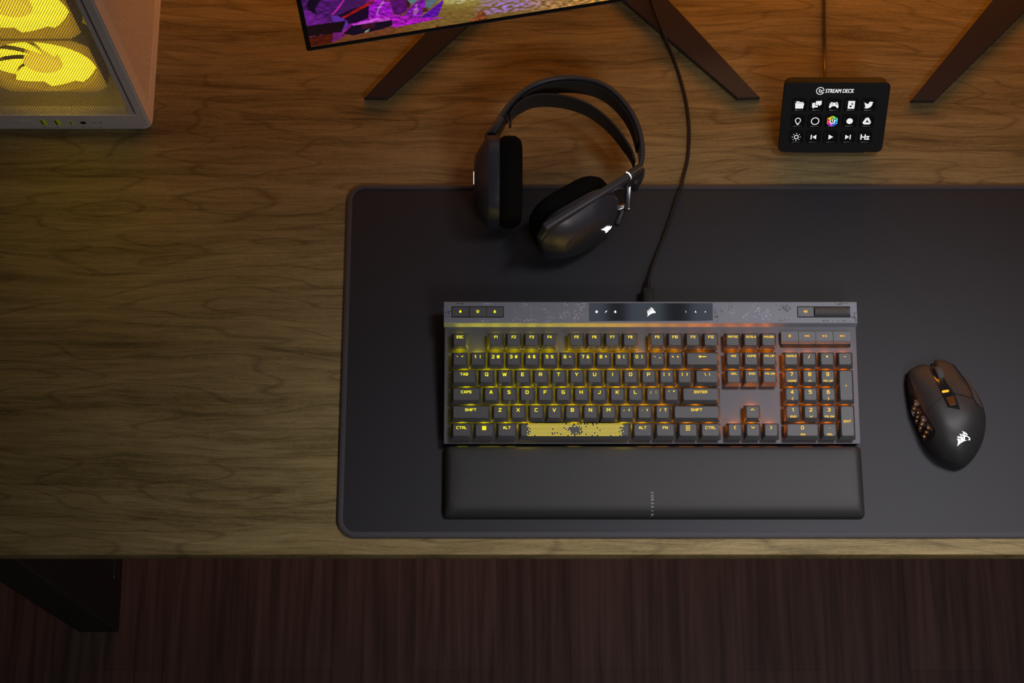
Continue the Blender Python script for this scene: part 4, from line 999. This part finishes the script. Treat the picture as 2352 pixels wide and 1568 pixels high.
b = BM(); box(b, .0008, SWd - .0008, -.0014, .0002, -.010, -.001, .0002); obj('lower_trim', b, mat('slate_monitor_trim', (.10, .12, .16), .4, .3), mon, TI @ MSn)
b = BM(); box(b, SWd / 2 - .12, SWd / 2 + .12, .09, .27, -.045, -.0162, .012, 3); obj('rear_housing', b, M['dark'], mon, TI @ MSn)
cen = MSn @ Vector((SWd / 2, .18, -.045)); b = BM()
tube(b, [cen + Vector((0, .002, 0)), Vector((.057, YA - .013, cen.z + .0))], .018, 16); obj('mounting_arm', W(b, TI), M['steel_dark'], mon, smooth=True)
# picture on the panel: colours per vertex
S1, S2 = 4.704, (680, 0)
def inpoly(x, y, p):
    c = False; n = len(p)
    for i in range(n):
        x1, y1 = p[i]; x2, y2 = p[(i + 1) % n]
        if (y1 > y) != (y2 > y) and x < (x2 - x1) * (y - y1) / (y2 - y1) + x1: c = not c
    return c
def sstep(a, c, t): t = max(0, min(1, (t - a) / (c - a))); return t * t * (3 - 2 * t)
def mixl(a, c, t): return tuple(p + (q - p) * t for p, q in zip(a, c))
from mathutils import noise as mn
ART = [([(40, 0), (500, 0), (400, 150), (300, 230), (90, 270), (60, 130)], (88, 24, 118), 70), ([(140, 0), (260, 0), (200, 100), (250, 200), (170, 180), (110, 60)], (20, 6, 34), 30),
       ([(60, 110), (150, 120), (330, 220), (400, 240), (100, 280)], (120, 30, 150), 60), ([(500, 0), (518, 0), (440, 110), (390, 165), (380, 160)], (225, 40, 205), 10),
       ([(430, 175), (560, 110), (850, 20), (780, 190), (640, 250), (560, 250)], (30, 4, 45), 30), ([(488, 188), (640, 95), (830, 0), (858, 12), (660, 120), (508, 198)], (175, 22, 14), 60),
       ([(370, 170), (430, 160), (540, 220), (560, 270), (490, 350), (520, 240), (400, 235)], (110, 50, 185), 30),
       ([(772, 60), (850, 0), (930, 0), (1000, 40), (1040, 165), (980, 195), (850, 200), (775, 190)], (168, 20, 208), 90), ([(850, 150), (880, 60), (925, 0), (940, 30), (890, 90), (870, 150), (900, 190)], (225, 110, 240), 40),
       ([(990, 0), (1160, 0), (1185, 110), (1110, 160), (1045, 150), (1010, 60)], (98, 16, 118), 50), ([(1160, 0), (1230, 20), (1200, 90), (1180, 80)], (70, 22, 18), 50),
       ([(1180, 0), (1290, 0), (1230, 55)], (110, 142, 150), 20), ([(1380, 0), (1510, 0), (1440, 80), (1385, 95)], (104, 130, 142), 20),
       ([(1140, 190), (1200, 90), (1300, 0), (1372, 0), (1380, 90), (1330, 200), (1200, 212)], (140, 28, 178), 90), ([(1250, 130), (1280, 40), (1310, 120), (1270, 170)], (205, 110, 225), 40),
       ([(1350, 90), (1400, 75), (1410, 120), (1350, 130)], (90, 45, 20), 60), ([(1335, 180), (1450, 95), (1560, 0), (1572, 20), (1520, 175), (1400, 195)], (105, 18, 188), 70),
       ([(560, 270), (770, 195), (1040, 160), (1330, 190), (1600, 185), (1300, 250), (1040, 300), (1030, 215)], (188, 22, 205), 90), ([(600, 265), (820, 200), (1000, 190), (1010, 215), (800, 245), (640, 275)], (225, 90, 235), 60),
       ([(70, 285), (530, 222), (490, 345), (110, 395)], (26, 8, 16), 24), ([(110, 400), (440, 350), (390, 465), (140, 510)], (84, 24, 10), 60), ([(400, 350), (500, 340), (520, 390), (390, 460)], (130, 30, 130), 60),
       ([(505, 360), (600, 275), (1030, 213), (1035, 270), (960, 300), (850, 330), (610, 382)], (24, 8, 34), 60), ([(730, 345), (790, 305), (780, 340), (740, 352)], (120, 150, 130), 90), ([(700, 260), (850, 245), (850, 300), (700, 310)], (66, 14, 40), 40),
       ([(1480, 290), (1520, 268), (1560, 288), (1540, 302)], (165, 88, 45), 90), ([(1880, 240), (1895, 200), (1945, 185), (1960, 130), (2000, 112), (2040, 140), (2075, 200), (2060, 235)], (150, 78, 40), 110)]
# picture coordinates are linear in the panel's own width and height
_o = [PROJ(MSn @ Vector(p)) for p in ((.01, .01, 0), (.16, .01, 0), (.01, .05, 0))]
_bx = [(_o[1][k] - _o[0][k]) / .15 * S1 for k in (0, 1)]; _cx = [(_o[2][k] - _o[0][k]) / .04 * S1 for k in (0, 1)]
def paint(v):
    x = (_o[0][0] - S2[0]) * S1 + _bx[0] * (v.x - .01) + _cx[0] * (v.y - .01); y = (_o[0][1] - S2[1]) * S1 + _bx[1] * (v.x - .01) + _cx[1] * (v.y - .01)
    edge = 560 - .1535 * x - 30               # ground line of the picture
    d = (560 - .153 * x) - y                   # distance above the lower edge
    n = mn.fractal(Vector((x / 60, y / 22, 0)), 1, 2, 4); n2 = mn.fractal(Vector((x / 14, y / 8, 3)), 1, 2, 3)
    g = mixl((112, 62, 30), (126, 96, 44), sstep(900, 1500, x)); g = mixl(g, (150, 28, 140), sstep(1300, 700, x) * sstep(70, 170, d))
    g = mixl(g, (70, 22, 90), sstep(820, 700, x) * sstep(150, 230, d))
    g = mixl(g, (150, 130, 60), sstep(1400, 1900, x) * sstep(120, 260, d)); g = mixl(g, (205, 195, 90), sstep(230, 330, d) * sstep(1450, 1650, x) * sstep(2300, 1900, x))
    g = mixl(g, (160, 120, 195), sstep(1850, 2150, x) * sstep(3000, 2400, x) * sstep(.35, .6, .5 + n) * sstep(60, 110, d))
    g = mixl(g, (205, 150, 110), sstep(2300, 2800, x) * (.45 + .5 * n)); g = mixl(g, (225, 155, 60), sstep(2500, 3200, x) * sstep(.3, .6, .4 + n * .8))
    g = mixl(g, (200, 200, 215), sstep(250, 330, d + n * 60) * sstep(1580, 1680, x) * sstep(2000, 1850, x) * .8)
    h_ = 620 + 260 * mn.fractal(Vector((x / 700, 1.5, 0)), 1, 2, 4)          # far hills and sky in the upper picture
    g = mixl(g, mixl((70, 60, 80), (60, 90, 50), sstep(600, 1800, x)), sstep(540, 640, d)); g = mixl(g, mixl((120, 150, 190), (235, 190, 130), sstep(500, 2600, x)), sstep(h_, h_ + 25, d))
    amp = 34 if d < 560 else 16
    wx, wy = x + n2 * 3, y + n * 3
    for poly, c_, a_ in ART:
        if x < 2100 and inpoly(wx, wy, poly): g = c_; amp = a_
    k_ = (n * .75 + n2 * .22) * amp - (0 if amp == 34 else 14); m_ = sum(g) / 3 / 110
    g = [max(0, min(255, c * (1 + k_ / 120))) for c in g]
    if n2 > .55 and amp > 80: g = [min(255, c * 1.35 + 15) for c in g]
    return lin(*g)
b = BM(); m0 = .0052; xs = [m0 + (SWd - 2 * m0) * i / 600 for i in range(601)]; ys = [.0062 + .075 * j / 110 for j in range(111)] + [.0812 + (SHt - .0892) * (j + 1) / 70 for j in range(70)]
cl = b.loops.layers.float_color.new('picture')
grid = [[b.verts.new((x, y, 0)) for x in xs] for y in ys]; cols_ = {}
for j in range(len(ys) - 1):
    for i in range(len(xs) - 1):
        f = b.faces.new((grid[j][i], grid[j][i + 1], grid[j + 1][i + 1], grid[j + 1][i]))
        for l in f.loops:
            if l.vert not in cols_: cols_[l.vert] = (*paint(l.vert.co), 1)
            l[cl] = cols_[l.vert]
pm = bpy.data.materials.new('lit_screen_picture'); pm.use_nodes = True; t = pm.node_tree
at = t.nodes.new('ShaderNodeAttribute'); at.attribute_name = 'picture'; bs = t.nodes['Principled BSDF']
bs.inputs['Base Color'].default_value = (.01, .01, .01, 1); bs.inputs['Roughness'].default_value = .25
t.links.new(at.outputs['Color'], bs.inputs['Emission Color']); bs.inputs['Emission Strength'].default_value = .80
obj('screen', b, pm, mon, TI @ MSn @ Matrix.Translation((0, 0, .0003)))
# second stand, one foot in view
mon2 = thing('monitor_stand', 'dark metal monitor stand foot at the upper right, beside the control pad', 'monitor stand', (.68, YA, DESK))
TI = Matrix.Translation(-Vector((.68, YA, DESK)))
foot(mon2, TI, [(2092, 230), (2147, 230), (2352, 27), (2278, 0)], YA)
pr_ = [(2092, 230), (2147, 230), (2352, 27), (2278, 0)]
q = leg_poly(pr_); xm = (extend(q[1], q[2], YA)[0])
poly = [(2 * xm - x, y) for x, y in [q[0], q[1], extend(q[1], q[2], YA), extend(q[0], q[3], YA)]]
obj('foot', W(prism(BM(), poly, DESK, DESK + LT, .0007, 2), TI), M['steel_dark'], mon2)
obj('stand_column', W(box(BM(), xm - .035, xm + .035, YA - .012, YA + .045, DESK + LT + .0003, DESK + .30, .006), TI), M['steel_dark'], mon2)

# ------------------------------------------------------------------ computer case
CX1 = -.4068; CY0 = .8384; CX0 = CX1 - .304; CY1 = CY0 + .376; CZT = .469
pcs = thing('computer_case', 'white desktop computer case with perforated panels and yellow-lit fans', 'computer case', ((CX0 + CX1) / 2, (CY0 + CY1) / 2, DESK))
TI = Matrix.Translation(-Vector(((CX0 + CX1) / 2, (CY0 + CY1) / 2, DESK)))
def cobj(name, bm, m, parent=None, smooth=False): return obj(name, W(bm, TI) if parent is None else bm, m, parent or pcs, None, smooth)
def cbox(name, x0, x1, y0, y1, z0, z1, m, bev=.0006): return cobj(name, box(BM(), x0, x1, y0, y1, DESK + z0, DESK + z1, bev), m)
b = BM(); poly = [(CX1 - .010 + .010 * math.sin(a), CY0 + .010 - .010 * math.cos(a)) for a in [i * math.pi / 16 for i in range(9)]] + [(CX1, CY1), (CX0, CY1), (CX0, CY0)]
prism(b, poly, DESK + .0, DESK + .0075, .0006); cobj('base_plate', b, M['case'])
cbox('lower_front', CX0, CX1 - .0105, CY0, CY0 + .012, .0078, .0350, M['case'])
b = BM(); poly = [(CX1 - .0105, CY0), (CX1 - .0022, CY0), (CX1 - .0014, CY0 + .0008), (CX1 - .0008, CY0 + .0014), (CX1 - .0008, CY0 + .0145), (CX1 - .0105, CY0 + .0145)]
prism(b, poly, DESK + .0078, DESK + CZT - .0005); cobj('corner_post', b, M['case'])
cbox('side_front_rail', CX1 - .0006, CX1, CY0 + .0018, CY0 + .0148, .0078, CZT, M['case'], .0)
cbox('front_trim', -.4245, -.4205, CY0 + .0004, CY0 + .010, .0355, CZT - .002, M['case'], .0004)
cbox('front_groove', -.4203, -.4175, CY0 + .006, CY0 + .012, .0355, CZT - .002, M['dark'], .0002)
cbox('slot_wall', -.4214 + .0042, -.4214 + .0045, CY0 + .0002, CY0 + .008, .0355, CZT - .002, M['case'], .0)
# front mesh: own origin so the hole grid follows the panel
fmp = obj('front_mesh', W(box(BM(), CX0 + .012, -.4247, CY0 + .0006, CY0 + .0009, DESK + .0355, DESK + CZT - .004), TI), M['case_mesh'], pcs)
# ports on the lower front strip
def fx(px, py): d = ray(px, py); t = CY0 / d.y; return d.x * t, CAMH + d.z * t
def port(name, x, z, w_, h_, m, depth=.0008, r=None):
    b = BM()
    if r: 
        pts_ = circ(x, z, r, 20)
        lo = [b.verts.new((p, CY0 - .0003, DESK + q)) for p, q in pts_]; b.faces.new(lo)
    else: box(b, x - w_ / 2, x + w_ / 2, CY0 - .0004, CY0 + .002, DESK + z - h_ / 2, DESK + z + h_ / 2, .0001)
    return cobj(name, b, m)
for px in (101, 133):
    x, z = fx(px, 281); pt = port('usb_port', x, z, .0062, .0135, M['usb'])
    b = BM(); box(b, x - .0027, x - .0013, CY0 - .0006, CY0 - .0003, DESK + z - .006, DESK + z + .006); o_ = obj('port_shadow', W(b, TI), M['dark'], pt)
x, z = fx(162.5, 281.5); pt = port('usb_c_port', x, z, .0034, .0090, M['usb'])
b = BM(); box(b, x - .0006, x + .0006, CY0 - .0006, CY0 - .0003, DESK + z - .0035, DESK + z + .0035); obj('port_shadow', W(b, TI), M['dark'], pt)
x, z = fx(191, 281.5); port('audio_jack', x, z, 0, 0, M['dark'], r=.0034)
for px in (216, 231):
    x, z = fx(px, 281.5); b = BM(); arc = circ(x, z, .0017, 16)
    for a, c_ in zip(arc, arc[1:] + arc[:1]): b.faces.new([b.verts.new((p, CY0 - .0003, DESK + q)) for p, q in (a, c_, (x + (c_[0] - x) * .75, z + (c_[1] - z) * .75), (x + (a[0] - x) * .75, z + (a[1] - z) * .75))])
    cobj('indicator_ring', b, M['print_dim'])
x, z = fx(61, 281.5); b = BM()
box(b, x - .0085, x + .0085, CY0 - .0006, CY0 + .001, DESK + z - .0062, DESK + z + .0062, .0005); cobj('power_button', b, M['case'])
b = BM()
for px in (103, 133, 165, 190, 193, 206, 231):
    x, z = fx(px, 291.5); box(b, x - .0010, x + .0010, CY0 - .0002, CY0 + .0001, DESK + z - .0006, DESK + z + .0006)
o_ = cobj('port_symbols', b, M['print_dim'])
# right side
cbox('side_lower_rail', CX1 - .003, CX1, CY0 + .0150, CY1, .0078, .0260, M['case'])
cbox('side_front_rail', CX1 - .003, CX1, CY0 + .0150, CY0 + .0195, .0262, CZT, M['case'], .0004)
cbox('side_mesh', CX1 - .0009, CX1 - .0004, CY0 + .0198, CY1 - .006, .0264, CZT - .004, M['case_mesh2'], 0)
cbox('side_backing', CX1 - .0060, CX1 - .0045, CY0 + .0198, CY1 - .006, .0264, CZT - .004, M['case_in'], 0)
cbox('top_panel', CX0, CX1, CY0, CY1, CZT, CZT + .003, M['case'])
cbox('left_panel', CX0, CX0 + .002, CY0 + .0125, CY1 - .003, .0045, CZT - .0005, M['case'])
cbox('back_panel', CX0, CX1, CY1 - .002, CY1, .0045, CZT - .0005, M['case'])
cbox('inner_wall', CX0 + .006, CX1 - .008, CY0 + .062, CY0 + .064, .0045, CZT - .006, M['case_in'])
# three front fans
FCX = -.5025; fy = CY0 + .018
def fan():
    t_ = obj('fan_frame', BM(), M['fan_frame'], pcs); b = BM()
    o8 = rrect(0, 0, .120, .120, .006, 0, 2)
    n = 48; inner = [Vector((.0575 * math.cos(2 * math.pi * k / n), .0575 * math.sin(2 * math.pi * k / n), 0)) for k in range(n)]
    outr = []
    for k in range(n):
        a = 2 * math.pi * k / n; s = .0598 / max(abs(math.cos(a)), abs(math.sin(a))); s = min(s, .0755); outr.append(Vector((s * math.cos(a), s * math.sin(a), 0)))
    z_ = lambda r, y: [Vector((p.x, y, p.y)) for p in r]
    loft(b, [z_(inner, .024), z_(inner, 0), z_(outr, 0), z_(outr, .024)], False, False); bmesh.ops.recalc_face_normals(b, faces=b.faces)
    b.to_mesh(t_.data); b.free(); t_.data.materials.append(M['fan_frame']) if not t_.data.materials else None
    b = BM(); loft(b, [[Vector((r * math.cos(2 * math.pi * k / 32), y, r * math.sin(2 * math.pi * k / 32))) for k in range(32)] for r, y in ((.0205, .016), (.0205, .004), (.0185, .0025))]); bmesh.ops.recalc_face_normals(b, faces=b.faces)
    obj('hub', b, M['fan_hub'], t_, smooth=True)
    for q in range(9):
        b = BM(); rows_ = []
        for ir in range(9):
            r = .0205 + (.0560 - .0205) * ir / 8; a0 = 2 * math.pi * q / 9 + .45 * ir / 8; span = .74 - .03 * ir / 8
            rows_.append([Vector((r * math.cos(a0 + span * s / 6), .005 + .0065 * s / 6, r * math.sin(a0 + span * s / 6))) for s in range(7)])
        top = [[b.verts.new(p) for p in r_] for r_ in rows_]; bot = [[b.verts.new(p + Vector((0, .0012, 0))) for p in r_] for r_ in rows_]
        for g_, fl in ((top, 0), (bot, 1)):
            for i in range(8):
                for s in range(6):
                    v_ = (g_[i][s], g_[i][s + 1], g_[i + 1][s + 1], g_[i + 1][s]); b.faces.new(v_ if fl else tuple(reversed(v_)))
        for i in range(8):
            b.faces.new((top[i][0], top[i + 1][0], bot[i + 1][0], bot[i][0])); b.faces.new((top[i][6], bot[i][6], bot[i + 1][6], top[i + 1][6]))
        obj('fan_blade', b, M['fan_blade'], t_, smooth='full')
    return t_
for k, zc in enumerate((.118, .243, .368)):
    f_ = fan(); f_.matrix_basis = TI @ Matrix.Translation((FCX, fy, DESK + zc))
    area('fan_fill', (FCX, CY0 + .004, DESK + zc), (FCX, CY0 + .3, DESK + zc), .115, .115, (1.0, .60, .02), .10)  # unseen lamp added behind the mesh, brightens the fan frame
